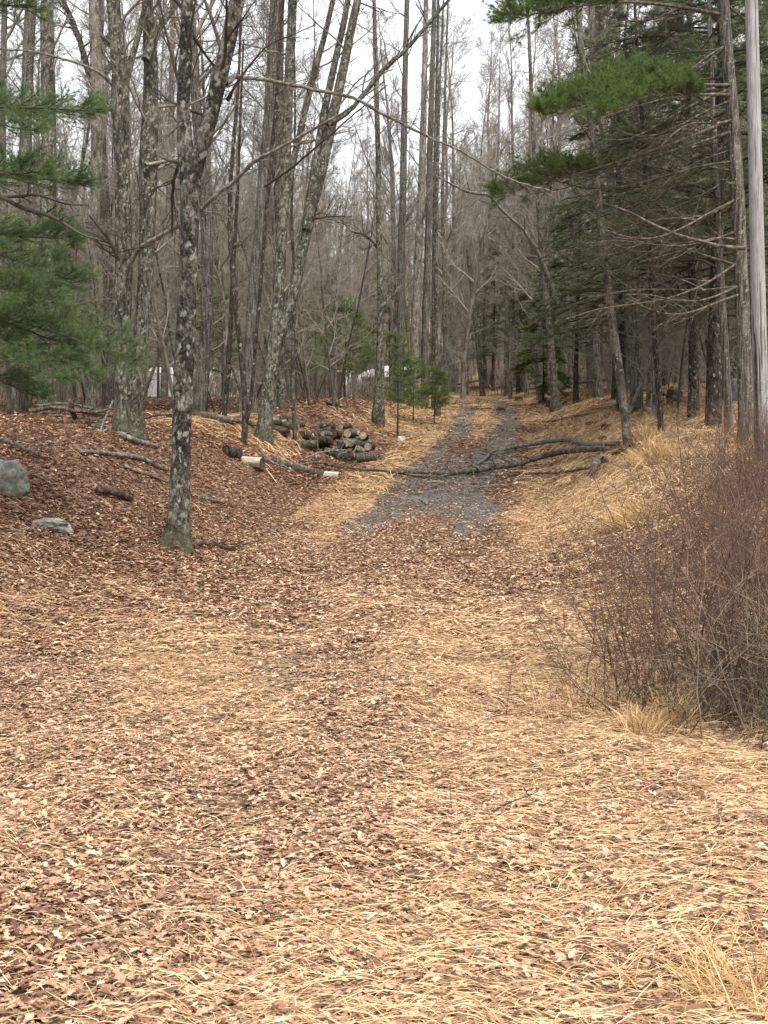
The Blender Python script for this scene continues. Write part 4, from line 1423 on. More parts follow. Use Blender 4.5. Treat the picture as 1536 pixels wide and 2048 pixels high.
# ------------------------------------------------------------------ utility pole
def pole():
    Yp = 16.5
    b = at(1527, 860, Yp)
    base = np.array([b[0], Yp, gz(b[0], Yp)])
    root = thing("utility_pole", "weathered silver grey wooden pole with a split rotten base at the right edge", "pole", base)
    top = at(1493, -420, Yp) - base
    n, sd = 220, 56
    t = np.linspace(0, 1, n)
    P = np.array([0, 0, -.3]) + (top - np.array([0, 0, -.3])) * t[:, None]
    R0 = .121 - .03 * t
    a = np.arange(sd) / sd * 2 * np.pi
    ca, sa = np.cos(a)[None], np.sin(a)[None]
    zz = P[:, 2][:, None]
    rr = R0[:, None] * (1 + .02 * vnoise(ca * 5 + 9, sa * 5 + 9, zz * .5, 5) + .02 * vnoise(ca * 12, sa * 12, zz * .35, 6))
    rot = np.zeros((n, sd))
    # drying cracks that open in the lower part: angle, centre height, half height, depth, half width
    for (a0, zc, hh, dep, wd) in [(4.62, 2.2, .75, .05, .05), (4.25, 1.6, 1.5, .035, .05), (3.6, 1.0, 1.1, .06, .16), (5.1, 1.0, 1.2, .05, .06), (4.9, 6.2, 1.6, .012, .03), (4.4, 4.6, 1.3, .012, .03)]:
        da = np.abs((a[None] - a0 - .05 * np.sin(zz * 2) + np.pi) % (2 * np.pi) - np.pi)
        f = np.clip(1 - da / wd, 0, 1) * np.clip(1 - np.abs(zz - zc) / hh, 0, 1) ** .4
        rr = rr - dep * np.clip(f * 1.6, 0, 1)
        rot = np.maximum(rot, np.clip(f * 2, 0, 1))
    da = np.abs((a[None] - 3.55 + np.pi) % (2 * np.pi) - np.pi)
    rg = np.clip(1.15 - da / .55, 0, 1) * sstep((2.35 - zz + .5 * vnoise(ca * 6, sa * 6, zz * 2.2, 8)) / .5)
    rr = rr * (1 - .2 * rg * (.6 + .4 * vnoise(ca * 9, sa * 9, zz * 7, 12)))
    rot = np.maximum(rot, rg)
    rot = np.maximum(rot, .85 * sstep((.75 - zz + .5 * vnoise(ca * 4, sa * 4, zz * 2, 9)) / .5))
    V = np.stack([P[:, 0][:, None] + rr * ca, P[:, 1][:, None] + rr * sa, np.broadcast_to(zz, rr.shape)], -1)
    i, j = np.arange(n - 1)[:, None], np.arange(sd)[None]
    Q = np.stack([i * sd + j, i * sd + (j + 1) % sd, (i + 1) * sd + (j + 1) % sd, (i + 1) * sd + j], -1).reshape(-1, 4)
    mb = MB()
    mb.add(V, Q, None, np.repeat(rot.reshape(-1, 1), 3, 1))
    capv = np.concatenate([V[-1], P[-1:] + np.array([[0, 0, .03]])])
    mb.add(capv, None, [[k, (k + 1) % sd, sd] for k in range(sd)], np.zeros((sd + 1, 3)))
    m, nd, lk, bs = new_mat("weathered_pole_wood")
    v = coords(nd, lk, (1, 1, .03), False)
    n1 = noise(nd, lk, v, 75, 6, .75, .5)
    c = ramp(nd, lk, n1, [(.38, (.07, .066, .065)), (.48, (.23, .222, .222)), (.64, (.34, .332, .33))])
    n2 = noise(nd, lk, coords(nd, lk, (1, 1, .3), False), 7, 4, .6, .8)
    c = mixc(nd, lk, ramp(nd, lk, n2, [(.4, (.45,) * 3), (.62, (0,) * 3)]), c, (.18, .165, .158))
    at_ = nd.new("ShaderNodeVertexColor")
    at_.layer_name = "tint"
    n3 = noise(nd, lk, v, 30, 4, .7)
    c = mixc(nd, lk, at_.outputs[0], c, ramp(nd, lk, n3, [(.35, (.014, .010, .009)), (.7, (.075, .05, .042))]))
    lk.new(c, bs.inputs["Base Color"])
    bs.inputs["Roughness"].default_value = .85
    bump(nd, lk, bs, n1, .5, .01)
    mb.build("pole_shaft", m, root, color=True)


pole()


# ------------------------------------------------------------------ logs, limbs, sticks
def log_thing(p, L, r, yaw, pitch, label, group="cut logs of the firewood pile", barkm='oak', seed=0, name="log", end='cutwood'):
    root = thing(name, label, "log", p, group, yaw)
    root.rotation_euler = (0, pitch, yaw)
    mb = MB()
    m = 7
    tt = np.linspace(-.5, .5, m)
    P = np.stack([tt * L, .02 * L * np.sin(tt * 3 + seed), .0 * tt], -1)
    tubes(mb, P, np.full(m, r) * (1 - .06 * tt), 16, .06, 0, seed)
    mb.build("bark", M[barkm], root)
    for s_ in (-1, 1):
        eb = MB()
        a = np.arange(16) / 16 * 2 * np.pi
        c0 = P[0] if s_ < 0 else P[-1]
        rim = np.stack([np.full(16, c0[0] + s_ * .004), c0[1] + r * .93 * np.cos(a), c0[2] + r * .93 * np.sin(a)], -1)
        cen = c0 + np.array([s_ * .006, 0, 0])
        eb.add(np.vstack([rim, cen]), None, [[k, (k + 1) % 16, 16] if s_ > 0 else [(k + 1) % 16, k, 16] for k in range(16)])
        eb.build("cut_end", M[end], root, smooth=False)
    return root


def pile():
    c = hit(655, 915)
    s = F / c[1]
    LAB = "short dark cut log stacked in the firewood pile beside the road"
    items = [  # u, v, dy, length, radius, yaw, bark, end
        (560, 905, .1, .75, .10, .12, 'deadwood', 'deadwood'), (615, 912, -.1, .72, .12, -.12, 'oak', 'cutwood'), (665, 916, .3, .55, .11, .3, 'oak', 'cutwood'),
        (733, 914, -.4, .62, .125, -.12, 'furrow', 'deadwood'), (690, 910, .1, .6, .10, .1, 'smooth', 'cutwood'), (740, 893, .2, .5, .11, 1.1, 'darkstem', 'cutwood'),
        (718, 888, .5, .5, .11, .9, 'oak', 'cutwood'), (690, 889, .5, .5, .115, .5, 'darkstem', 'cutwood'), (650, 888, .6, .5, .10, .3, 'oak', 'deadwood'),
        (612, 888, .7, .55, .11, .8, 'darkstem', 'deadwood'), (575, 880, .9, .55, .10, -.2, 'oak', 'cutwood'), (647, 866, .6, .6, .125, .15, 'darkstem', 'cutwood'),
        (672, 868, .7, .5, .12, .9, 'deadwood', 'deadwood'), (700, 868, .7, .55, .115, .3, 'oak', 'cutwood'), (728, 872, .6, .5, .115, .7, 'darkstem', 'cutwood'),
        (655, 853, .9, .5, .09, .1, 'darkstem', 'deadwood'), (690, 852, 1.0, .75, .085, -.15, 'deadwood', 'cutwood'), (560, 866, 1.4, .9, .10, -.25, 'darkstem', 'cutwood'),
        (590, 858, 1.9, .9, .09, -.3, 'oak', 'deadwood'), (545, 892, .6, .6, .09, .3, 'oak', 'cutwood'), (628, 880, .9, .5, .09, -.4, 'deadwood', 'cutwood'),
        (705, 885, .0, .5, .08, 1.3, 'smooth', 'cutwood')]
    for q in range(18):
        uu_ = RR.uniform(550, 745)
        items.append((uu_, RR.uniform(866, 908), RR.uniform(.2, 1.2), RR.uniform(.4, .65), RR.uniform(.07, .115), RR.gauss(.3, .7), RR.choice(['darkstem', 'oak', 'deadwood', 'furrow', 'smooth', 'palewood', 'limb']), RR.choice(['cutwood', 'deadwood', 'palewood'])))
    for k, (u, v, dy, L, r, yaw, bm, en) in enumerate(items):
        p = at(u, v, c[1] + dy)
        z = max(p[2], gz(p[0], p[1]) + r * .8)
        log_thing((p[0], p[1], z), min(L * .75, .5), r * .92, yaw + RR.choice([0, .5, -.5, .9, 1.2, -.9]) * RR.random() + RR.gauss(0, .15), RR.gauss(0, .14), LAB, "cut logs of the firewood pile", bm, 40 + k, end=en)
    for (u, v, L, r, yaw, lab, bm, en) in [
            (465, 905, .34, .125, .8, "short dark log section lying at the left end of the log row", 'darkstem', 'deadwood'),
            (500, 922, .62, .105, -.5, "pale barkless log with a dark cut end, second in the log row", 'palewood', 'deadwood'),
            (662, 948, .36, .085, -.1, "short white topped log chunk at the road edge below the pile", 'palewood', 'deadwood')]:
        p = hit(u, v + 8)
        log_thing((p[0], p[1], p[2] + r * .8), L, r, yaw, .05, lab, None, bm, 77, end=en)
    # the pole-like long log
    a, b = hit(548, 930), hit(640, 952)
    d = b - a
    log_thing((*((a + b) / 2)[:2], (a[2] + b[2]) / 2 + .07), float(np.linalg.norm(d)) + .2, .085, math.atan2(d[1], d[0]), -math.asin(d[2] / np.linalg.norm(d)), "long pale cut log lying between the log row and the road", None, 'smooth', 78)


pile()


def stick(name, label, rows, mat, group=None, cat="branch", n2=10, seed=0, tw=(.2, .6), step=.08, rest=True, sides=8, levels=2):
    """a fallen limb along (u, v, width, lift): lies on the ground where lift is 0"""
    g = np.random.default_rng(900 + seed)
    pts = []
    for (u, v, ww, lift) in rows:
        p = hit(u, v)
        if lift:
            p = hit(u, v + lift * F / p[1])
        pts.append([p[0], p[1], p[2] + lift + ww / 2 / F * p[1] * .7, ww / 2 / F * p[1] * .85])
    pts = np.array(pts)
    base = pts[0, :3].copy()
    pts[:, :3] -= base
    r = crom(pts, step)
    r[:, :3] += g.normal(0, .006, (len(r), 3))
    mb = MB()
    tubes(mb, r[:, :3], r[:, 3], sides, .10, 0, seed, cap=True)
    if n2:
        idx = np.linspace(0, len(r) - 1, min(12, len(r))).astype(int)
        P1, R1 = r[idx, :3][None], r[idx, 3][None]
        p0, d0, rp, t, _ = spawn(g, P1, R1, n2, .25, 1, .7)
        d0[:, 2] = np.abs(d0[:, 2]) * .6
        P2 = grow(g, p0, d0, g.uniform(tw[0], tw[1], len(t)), 6, .14, -.02)
        R2 = taper(np.maximum(rp * .4, .004), 6, .3)
        tubes(mb, P2, R2, 4)
        if levels > 1:
            twigs(g, mb, P2, R2, [(3, (.3, .6), .6, 4, .14, -.01, .3)], 3, .0028)
    o_ = mb.build(name, mat, None, loc=[float(a) for a in base])
    tag(o_, label, cat, group)
    return o_


stick("fallen_branch", "thicker dark limb fallen across the muddy road, its butt on the right bank",
      [(1212, 905, 13, .10), (1150, 908, 15, .22), (1090, 916, 14, .22), (1040, 930, 13, .12), (985, 941, 13, .05), (935, 946, 12, .03), (890, 951, 11, .02), (850, 948, 9, .02), (790, 948, 7, .03), (720, 943, 5, .04)], M['deadlimb'], n2=12, seed=1, tw=(.3, .9))
stick("fallen_branch", "upper kinked limb fallen across the road just behind the thicker one",
      [(1236, 893, 12, .1), (1185, 895, 12, .05), (1158, 890, 13, .05), (1143, 884, 11, .1), (1100, 887, 11, .12), (1050, 894, 9, .1), (1010, 902, 8, .06), (985, 905, 7, .05), (972, 918, 6, .04), (955, 932, 5, .02)], M['limb'], n2=6, seed=2, tw=(.3, .7))
stick("fallen_branch", "thin limb lying in front of the thick fallen one at the bank foot",
      [(1185, 940, 8, .1), (1120, 947, 6, .08), (1060, 950, 5, .04), (990, 953, 4, .02)], M['deadlimb'], n2=4, seed=3)
stick("fallen_branch", "twiggy brown branch trailing from the firewood pile toward the road",
      [(590, 935, 5, .1), (640, 925, 6, .15), (680, 935, 6, .12), (730, 942, 6, .08), (790, 950, 7, .05), (850, 955, 6, .03), (900, 953, 5, .02)], M['deadlimb'], n2=14, seed=4, tw=(.3, .9))
stick("fallen_branch", "thin curved branch lying over the long pale log",
      [(520, 905, 5, .1), (545, 925, 5, .12), (570, 935, 5, .1), (590, 948, 5, .03)], M['limb'], n2=6, seed=5)
stick("fallen_branch", "bare arched branch sticking out of the firewood pile front",
      [(600, 922, 4, .05), (640, 910, 5, .18), (690, 905, 5, .22), (715, 915, 5, .12), (728, 925, 4, .03)], M['limb'], n2=12, seed=6, tw=(.2, .7))
stick("fallen_branch", "mossy pale limb lying on the left leaf bank",
      [(160, 905, 8, .02), (200, 909, 9, .03), (245, 917, 10, .04), (290, 928, 11, .03), (332, 944, 10, .02)], M['limb'], n2=4, seed=7)
stick("fallen_branch", "short broken limb below the mossy one on the left leaf bank",
      [(248, 936, 9, .02), (275, 945, 9, .02), (310, 958, 8, .02), (335, 968, 5, .01)], M['limb'], n2=3, seed=8)
stick("fallen_branch", "short pale stick on the leaves right of the nearest maple",
      [(384, 990, 7, .02), (410, 997, 7, .02), (440, 1004, 6, .01)], M['limb'], n2=1, seed=9)
stick("fallen_branch", "dark limb slanting down the bank above the left boulder",
      [(-10, 876, 9, .03), (30, 888, 9, .06), (60, 905, 9, .05), (95, 920, 8, .02)], M['deadlimb'], n2=5, seed=10)
stick("fallen_branch", "grey log lying downhill in front of the double stemmed tree",
      [(185, 852, 10, .03), (215, 862, 13, .03), (250, 876, 14, .03), (285, 888, 13, .02), (315, 896, 9, .01)], M['limb'], n2=5, seed=12)
stick("fallen_branch", "thin pale stick leaning upright against the left crest brush",
      [(200, 868, 5, .0), (212, 840, 4.5, .25), (226, 812, 4, .42)], M['limb'], n2=0, seed=13)
stick("fallen_log", "dark fallen trunk on the crest right of the nearest maple",
      [(392, 832, 14, .02), (420, 838, 20, .05), (450, 846, 20, .05), (490, 850, 16, .02), (520, 862, 10, .02)], M['deadlimb'], cat="fallen log", n2=6, seed=14)
for k, rows in enumerate([[(60, 828, 9, .1), (105, 820, 12, .15), (150, 822, 12, .1), (210, 832, 8, .05)], [(110, 835, 8, .02), (160, 840, 10, .03), (205, 846, 9, .03)], [(70, 818, 6, .25), (140, 815, 7, .3), (215, 830, 6, .15)], [(100, 826, 8, .3), (170, 830, 8, .22), (235, 838, 6, .1)], [(285, 840, 6, .1), (330, 836, 6, .2), (360, 842, 5, .05)], [(150, 826, 9, .2), (185, 832, 7, .25), (225, 826, 5, .3)]]):
    stick("fallen_branch", "weathered brown limb heaped on the brush pile along the left crest", rows, M['deadlimb'], "limbs of the brush pile on the left crest", n2=7, seed=20 + k, tw=(.2, .6))
stick("fallen_branch", "long pale thin trunk lying across the right bank behind the leaning grey tree",
      [(1060, 775, 6, .2), (1115, 769, 7, .35), (1160, 773, 7, .35), (1230, 772, 7, .4), (1290, 785, 7, .35), (1340, 797, 8, .2), (1400, 812, 8, .05)], M['limb'], n2=6, seed=30)
stick("fallen_log", "dark thick trunk fallen behind the long pale thin one at the wood edge",
      [(1054, 773, 14, .2), (1085, 764, 15, .25), (1120, 760, 14, .25), (1165, 757, 12, .25)], M['deadlimb'], cat="fallen log", n2=10, seed=31)
stick("fallen_branch", "straight brown stick lying on the pale grass right of the road",
      [(1085, 847, 4, .02), (1120, 842, 6, .03), (1155, 835, 7, .02), (1178, 831, 6, .02)], M['deadlimb'], n2=1, seed=32)
stick("fallen_branch", "bleached white pole lying behind the leaning tree's foot",
      [(1235, 815, 7, .05), (1270, 818, 9, .06), (1310, 822, 8, .03)], M['rockpale'], n2=1, seed=33)
stick("fallen_branch", "dark forked branch propped against the foot of the leaning tree",
      [(1256, 833, 8, .0), (1268, 825, 7, .15), (1282, 818, 5, .25)], M['darkstem'], n2=3, seed=34)
for k, rows in enumerate([[(900, 778, 4, .1), (960, 776, 5, .15), (1040, 779, 4, .1)], [(905, 772, 4, .2), (950, 765, 4, .4), (985, 748, 3, .9)], [(980, 780, 4, .1), (1010, 772, 5, .3), (1060, 768, 4, .4)], [(1010, 785, 5, .05), (1045, 780, 6, .1), (1085, 776, 4, .1)]]):
    stick("fallen_branch", "brown limb in the tangle of deadfall at the far road bend", rows, M['limb'], "deadfall at the far road bend", n2=10, seed=40 + k, tw=(.4, 1.2))
stick("fallen_branch", "small curved dead branch lying in the far road, left of the dark rock",
      [(943, 817, 3, .02), (965, 820, 4, .03), (985, 817, 3, .02)], M['deadlimb'], n2=1, seed=50)
stick("fallen_twig", "thin dark twig lying on the straw in the middle foreground",
      [(905, 1637, 3, .03), (960, 1636, 3.4, .03), (1040, 1631, 3.4, .03), (1095, 1626, 3, .04), (1135, 1620, 2, .05)], M['twigdark'], cat="twig", n2=5, seed=51, tw=(.1, .25), step=.03, levels=1, sides=5)
stick("fallen_twig", "forked thin twig standing up from the straw at the end of the lying twig",
      [(1090, 1640, 3, .0), (1070, 1612, 2.6, .03), (1048, 1580, 2, .07)], M['twigdark'], cat="twig", n2=2, seed=52, tw=(.08, .16), step=.03, levels=1, sides=5)
stick("fallen_twig", "dark thin stick curling over the leaves between the maple and the track",
      [(455, 1214, 3, .01), (500, 1212, 3, .02), (560, 1216, 3, .01)], M['twigdark'], cat="twig", n2=3, seed=53, tw=(.1, .3), step=.04, levels=1, sides=5)


# rotten chunks, stumps, rocks
def blob(name, label, cat, p, size, mat, seed, yaw=0, rough=.22, sub=3, tilt=0, group=None, sq=2.6):
    g = np.random.default_rng(seed)
    n, m = 20 * sub // 2, 30 * sub // 2
    th = np.linspace(.0, np.pi, n)
    ph = np.arange(m) / m * 2 * np.pi
    T, Ph = np.meshgrid(th, ph, indexing='ij')
    D = np.stack([np.sin(T) * np.cos(Ph), np.sin(T) * np.sin(Ph), np.cos(T)], -1)
    k = (np.abs(D) ** sq).sum(-1) ** (-1 / sq)
    k = k * (1 + rough * vnoise(D[..., 0] * 1.3, D[..., 1] * 1.3, D[..., 2] * 1.3, seed) + .4 * rough * vnoise(D[..., 0] * 3.3, D[..., 1] * 3.3, D[..., 2] * 3.3, seed + 1) + .15 * rough * vnoise(D[..., 0] * 9, D[..., 1] * 9, D[..., 2] * 9, seed + 2))
    V = D * k[..., None] * np.array(size)
    i, j = np.arange(n - 1)[:, None], np.arange(m)[None]
    Q = np.stack([i * m + j, (i + 1) * m + j, (i + 1) * m + (j + 1) % m, i * m + (j + 1) % m], -1).reshape(-1, 4)
    mb = MB()
    mb.add(V, Q)
    o_ = mb.build(name, mat, None, loc=[float(a) for a in p])
    o_.rotation_euler = (tilt, 0, yaw)
    return tag(o_, label, cat, group)


p = hit(6, 985)
blob("boulder", "large grey green boulder half buried in the bank at the left edge", "boulder", (p[0], p[1] + .2, p[2] + .16), (.25, .24, .25), M['rock'], 201, .3, .34, 5)
p = hit(98, 1062)
blob("rock", "low pale headed mossy rock lying in the leaves below the boulder", "rock", (p[0], p[1] + .1, p[2] + .05), (.20, .12, .085), M['rock'], 202, -.15, .5, 5)
p = at(1490, 762, 30)
blob("boulder", "pale boulder in the right woods just left of the utility pole", "boulder", (p[0], 30, gz(p[0], 30) + .25), (.5, .4, .42), M['rockpale'], 203, .3)
p = hit(803, 880)
blob("rock", "small rounded pale stone on the leaves left of the road", "rock", (p[0], p[1], p[2] + .05), (.12, .1, .08), M['rockpale'], 204)
p = hit(1002, 822)
blob("rock", "small dark rock standing in the far road", "rock", (p[0], p[1], p[2] + .06), (.2, .14, .12), M['deadwood'], 205)
p = hit(232, 998)
stick("rotten_log", "dark rotten log chunk sunk in the leaf bank between rock and maple",
      [(195, 985, 16, .06), (215, 990, 19, .06), (240, 998, 19, .05), (262, 1006, 15, .02)], M['deadwood'], cat="rotten log", n2=0, seed=60)
p = hit(150, 812 + 25)
stick("stump_root", "upturned black root end sticking out of the brush pile", [(150, 838, 12, .1), (143, 828, 14, .3), (140, 815, 10, .5)], M['deadwood'], cat="root", n2=5, seed=61, tw=(.1, .3))


def stump(u, v, r, h, label, mat='deadwood', hollow=True, seed=0):
    p = hit(u, v)
    root = thing("tree_stump", label, "stump", p)
    mb = MB()
    zz = np.array([-.1, 0, .05, .4 * h, .8 * h, h])
    P = np.stack([0 * zz, .05 * zz, zz], -1)
    tubes(mb, P, r * np.array([1.5, 1.35, 1.15, 1, .97, .95]), 20, .12, 0, seed)
    mb.build("bark", M[mat], root)
    eb = MB()
    a = np.arange(20) / 20 * 2 * np.pi
    eb.add(np.vstack([np.stack([.93 * r * np.cos(a), .05 * h + .93 * r * np.sin(a), np.full(20, h - .004)], -1), [[0, .05 * h, h - .03]]]), None, [[k, (k + 1) % 20, 20] for k in range(20)])
    eb.build("cut_top", M['cutwood'], root, smooth=False)


stump(1103, 812, .24, .28, "dark cut stump at the foot of the pale tan trunk", seed=1)
stump(1084, 810, .16, .2, "small black stump left of the larger stump by the road", seed=2)
stump(1038, 802, .2, .18, "dark low stump at the right edge of the far road", seed=3)
for k, (u, v, sz, lab) in enumerate([(1195, 850, (.28, .12, .07), "dark flat bark slab on the grass right of the road"), (1212, 858, (.12, .1, .09), "small dark wood chunk touching the flat bark slab"),
                                      (1206, 879, (.11, .08, .07), "little black wood lump nearest the fallen limb on the right"), (1350, 806, (.3, .2, .24), "dark upturned stump lump by the end of the long pale trunk"),
                                      (668, 812, (.3, .14, .1), "short dark log lump on the leaf bank before the camper van")]):
    p = hit(u, v)
    blob("wood_chunk", lab, "wood chunk", (p[0], p[1], p[2] + sz[2] * .7), sz, M['deadwood'], 220 + k, .3 * k, .4, 2)
# root plate where the fallen limbs meet the right bank
stick("stump_root", "gnarled grey root clump at the bank foot under the thick limb's butt",
      [(1180, 960, 12, .0), (1188, 945, 20, .1), (1196, 930, 22, .16), (1215, 925, 12, .12)], M['deadlimb'], cat="root", n2=9, seed=62, tw=(.1, .3))
stick("stump_root", "dark roots at the foot of the leaning smooth tree",
      [(1225, 915, 9, .03), (1245, 905, 14, .06), (1262, 895, 12, .06), (1280, 905, 6, .02)], M['deadwood'], cat="root", n2=7, seed=63, tw=(.1, .3))
stick("stump_root", "dark exposed root in the hollow right of the nearest maple's foot",
      [(385, 1096, 9, .0), (410, 1092, 12, .03), (440, 1098, 11, .03), (480, 1104, 5, .0)], M['deadwood'], cat="root", n2=7, seed=64, tw=(.1, .35))


# ------------------------------------------------------------------ brambles on the right
def bramble(name, label, spots, n, Lr, mat, seed, lean=(-.25, 0), wig=.10, trop=-.045, r=(.0022, .0042), lev=2, spread=.3, up=1.0):
    g = np.random.default_rng(seed)
    spots = np.array(spots)
    idx = g.integers(0, len(spots), n)
    x = spots[idx, 0] + g.normal(0, spread, n)
    y = spots[idx, 1] + g.normal(0, spread, n)
    base = np.array([spots[0, 0], spots[0, 1], gz(*spots[0])])
    P0 = np.stack([x, y, hgt(x, y) - .03], -1)
    D = np.stack([g.normal(lean[0], .4, n), g.normal(lean[1], .4, n), np.full(n, up)], -1)
    P = grow(g, P0 - base, D, g.uniform(*Lr, n), 12, wig, trop)
    # canes never dive under the ground
    gzz = hgt(P[..., 0] + base[0], P[..., 1] + base[1]) - base[2] + .02
    P[:, 1:, 2] = np.maximum(P[:, 1:, 2], gzz[:, 1:])
    R = taper(g.uniform(*r, n), 12, .35)
    mb = MB()
    tubes(mb, P, R, 4)
    twigs(g, mb, P, R, [(7, (.15, .42), .85, 5, .18, .0, .12), (2, (.25, .6), .8, 3, .18, .0, .2)][:lev], 3, .0017)
    o_ = mb.build(name, mat, None, loc=[float(a) for a in base])
    return tag(o_, label, "bush")


bramble("bramble_bush", "dense dark red bramble tangle at the right edge beside the straw", [(2.45, 6.2), (2.8, 6.2), (2.65, 6.9), (3.2, 7.1), (2.35, 6.6), (2.9, 7.6)], 200, (.8, 1.95), M['bramble'], 301, (-.12, 0), spread=.28, r=(.003, .006))
bramble("bramble_bush", "sparse thin red stems spreading left over the straw before the dense brambles", [(1.95, 7.2), (2.25, 7.9), (1.85, 6.7), (2.5, 8.6)], 80, (.6, 1.7), M['bramble'], 302, (-.2, 0), spread=.32, trop=-.03)
bramble("bramble_bush", "pale tan arching canes drooping in front of the dense red brambles", [(2.3, 5.85), (2.7, 5.9), (2.0, 6.0), (3.0, 5.9)], 90, (.6, 1.7), M['bramble2'], 303, (.15, -.1), trop=-.10, spread=.22)
bramble("bramble_bush", "tall reddish briar stems around the foot of the utility pole", [(5.3, 13.5), (5.9, 14.5), (4.8, 13), (5.6, 15.5), (6.3, 13.5), (5.2, 12.2)], 220, (.7, 2.0), M['bramble'], 304, (-.1, 0), spread=.5, r=(.003, .006))
bramble("bramble_bush", "brown briars on the slope between the near brambles and the pole", [(3.6, 9.2), (4.0, 10.5), (3.3, 10), (4.4, 11.6), (3.9, 8.6), (4.6, 10.2), (3.5, 8.2)], 300, (.7, 1.9), M['bramble'], 305, (-.2, 0), spread=.45, r=(.0025, .005))
bramble("bramble_bush", "low twiggy grey undergrowth filling the base of the dense brambles", [(2.2, 6.1), (2.5, 6.2), (2.9, 6.2), (2.8, 6.9), (3.2, 6.6), (2.0, 6.4)], 260, (.25, .8), M['twigdark'], 306, (-.05, 0), spread=.28, lev=2, wig=.2)
bramble("bramble_bush", "small twiggy stems rising from the straw left of the tan canes", [(1.4, 6.5), (1.5, 6.2)], 34, (.25, .7), M['bramble'], 307, (-.1, 0), spread=.14)


def grass_tuft(label, u, v, n, Lr, spread, seed, wid=.0018, lean=0.0):
    p = hit(u, v)
    g = np.random.default_rng(seed)
    P0 = np.stack([g.normal(0, spread, n), g.normal(0, spread * .7, n), np.zeros(n)], -1)
    P0[:, 2] = hgt(P0[:, 0] + p[0], P0[:, 1] + p[1]) - p[2] - .01
    D = np.stack([P0[:, 0] / spread * .12 + g.normal(lean, .22, n), g.normal(0, .25, n), np.full(n, 1.)], -1)
    P = grow(g, P0, D, g.uniform(*Lr, n), 6, .12, -.16)
    W = nrm(np.cross(P[:, -1] - P[:, 0], g.normal(size=(n, 3))))[:, None] * (wid * np.array([.8, 1, 1, .9, .7, .2]))[None, :, None]
    V = np.stack([P - W, P + W], 2).reshape(n, 12, 3)
    q = np.array([[2 * i, 2 * i + 1, 2 * i + 3, 2 * i + 2] for i in range(5)])
    pal = np.array([[.60, .42, .205], [.66, .49, .27], [.46, .29, .13], [.36, .22, .11]])
    c = np.repeat(pal[g.integers(0, 4, n)] * g.uniform(.8, 1.1, (n, 1)), 12, 0)
    mb = MB()
    mb.add(V.reshape(-1, 3), (q[None] + (np.arange(n) * 12)[:, None, None]).reshape(-1, 4), None, c)
    o_ = mb.build("grass_tuft", M['straw'], None, smooth=False, color=True, loc=[float(a) for a in p])
    return tag(o_, label, "grass tuft")


grass_tuft("golden dry grass clump standing before the brambles", 1290, 1478, 260, (.12, .26), .06, 401)
grass_tuft("taller golden grass wisp right beside the clump before the brambles", 1345, 1466, 170, (.16, .36), .04, 402, lean=.1)
grass_tuft("sparse dry grass at the left foot of the brambles", 1175, 1430, 170, (.2, .4), .16, 403, .0014)
grass_tuft("shaggy overhanging dark tuft on the right bank nose", 1275, 1050, 420, (.25, .5), .18, 404, .003, -.5)
grass_tuft("shaggy dry grass hanging over the bank edge below the slim dark trunk", 1320, 925, 420, (.3, .6), .17, 405, .004, -.3)
grass_tuft("dry grass on the bank between the leaning tree and the dark trunk", 1290, 885, 300, (.25, .5), .13, 406, .004)
grass_tuft("pale straw clump at the bottom right corner", 1480, 2010, 160, (.15, .34), .09, 407, .0016, -.3)


def weed(label, u, v, hpx, seed):
    p = hit(u, v)
    g = np.random.default_rng(seed)
    h = hpx / F * p[1]
    P = grow(g, np.zeros((1, 3)), np.array([[g.normal(0, .05), 0, 1.]]), np.array([h]), 12, .05, .02)
    R = taper(np.array([.0022]), 12, .5)
    mb = MB()
    tubes(mb, P, R, 4)
    twigs(g, mb, P, R, [(7, (.08, .22), .7, 4, .1, .02, .2)], 3, .0009)
    o_ = mb.build("weed_stalk", M['twigdark'], None, loc=[float(a) for a in p])
    tag(o_, label, "weed")


weed("dry brown weed stalk standing in the straw left of the brambles", 1012, 1435, 150, 1)
weed("short thin weed stalk in the middle of the leaf litter", 765, 1412, 110, 2)
weed("short upright stem standing beside the lying foreground twig", 903, 1635, 60, 3)
weed("short dark stem poking from the straw near the bottom edge", 1365, 2030, 70, 4)


# ------------------------------------------------------------------ trailer, camper van, shelter far behind the trees
def box(mb, x0, x1, y0, y1, z0, z1):
    V = [(x, y, z) for z in (z0, z1) for y in (y0, y1) for x in (x0, x1)]
    mb.add(V, [[0, 2, 3, 1], [4, 5, 7, 6], [0, 1, 5, 4], [2, 6, 7, 3], [0, 4, 6, 2], [1, 3, 7, 5]])


def prism(mb, prof, y0, y1):
    """side outline (x, z) extruded along y"""
    n = len(prof)
    V = [(x, y0, z) for x, z in prof] + [(x, y1, z) for x, z in prof]
    Q = [[i, (i + 1) % n, n + (i + 1) % n, n + i] for i in range(n)]
    cx_, cz_ = sum(a for a, _ in prof) / n, sum(b for _, b in prof) / n
    V += [(cx_, y0, cz_), (cx_, y1, cz_)]
    T = [[(i + 1) % n, i, 2 * n] for i in range(n)] + [[n + i, n + (i + 1) % n, 2 * n + 1] for i in range(n)]
    mb.add(V, Q, T)


def rounded(x0, x1, z0, z1, r, k=5):
    o_ = []
    for cx_, cz_, a0 in ((x1 - r, z0 + .05, -90), (x1 - r, z1 - r, 0), (x0 + r, z1 - r, 90), (x0 + r, z0 + .05, 180)):
        rr = r if cz_ > z0 + .06 else .05
        for i in range(k + 1):
            a = math.radians(a0 + 90 * i / k)
            ox = (x1 - .05 if a0 == -90 else x0 + .05) if rr == .05 else cx_
            o_.append((ox + rr * math.cos(a), cz_ + rr * math.sin(a)))
    return o_


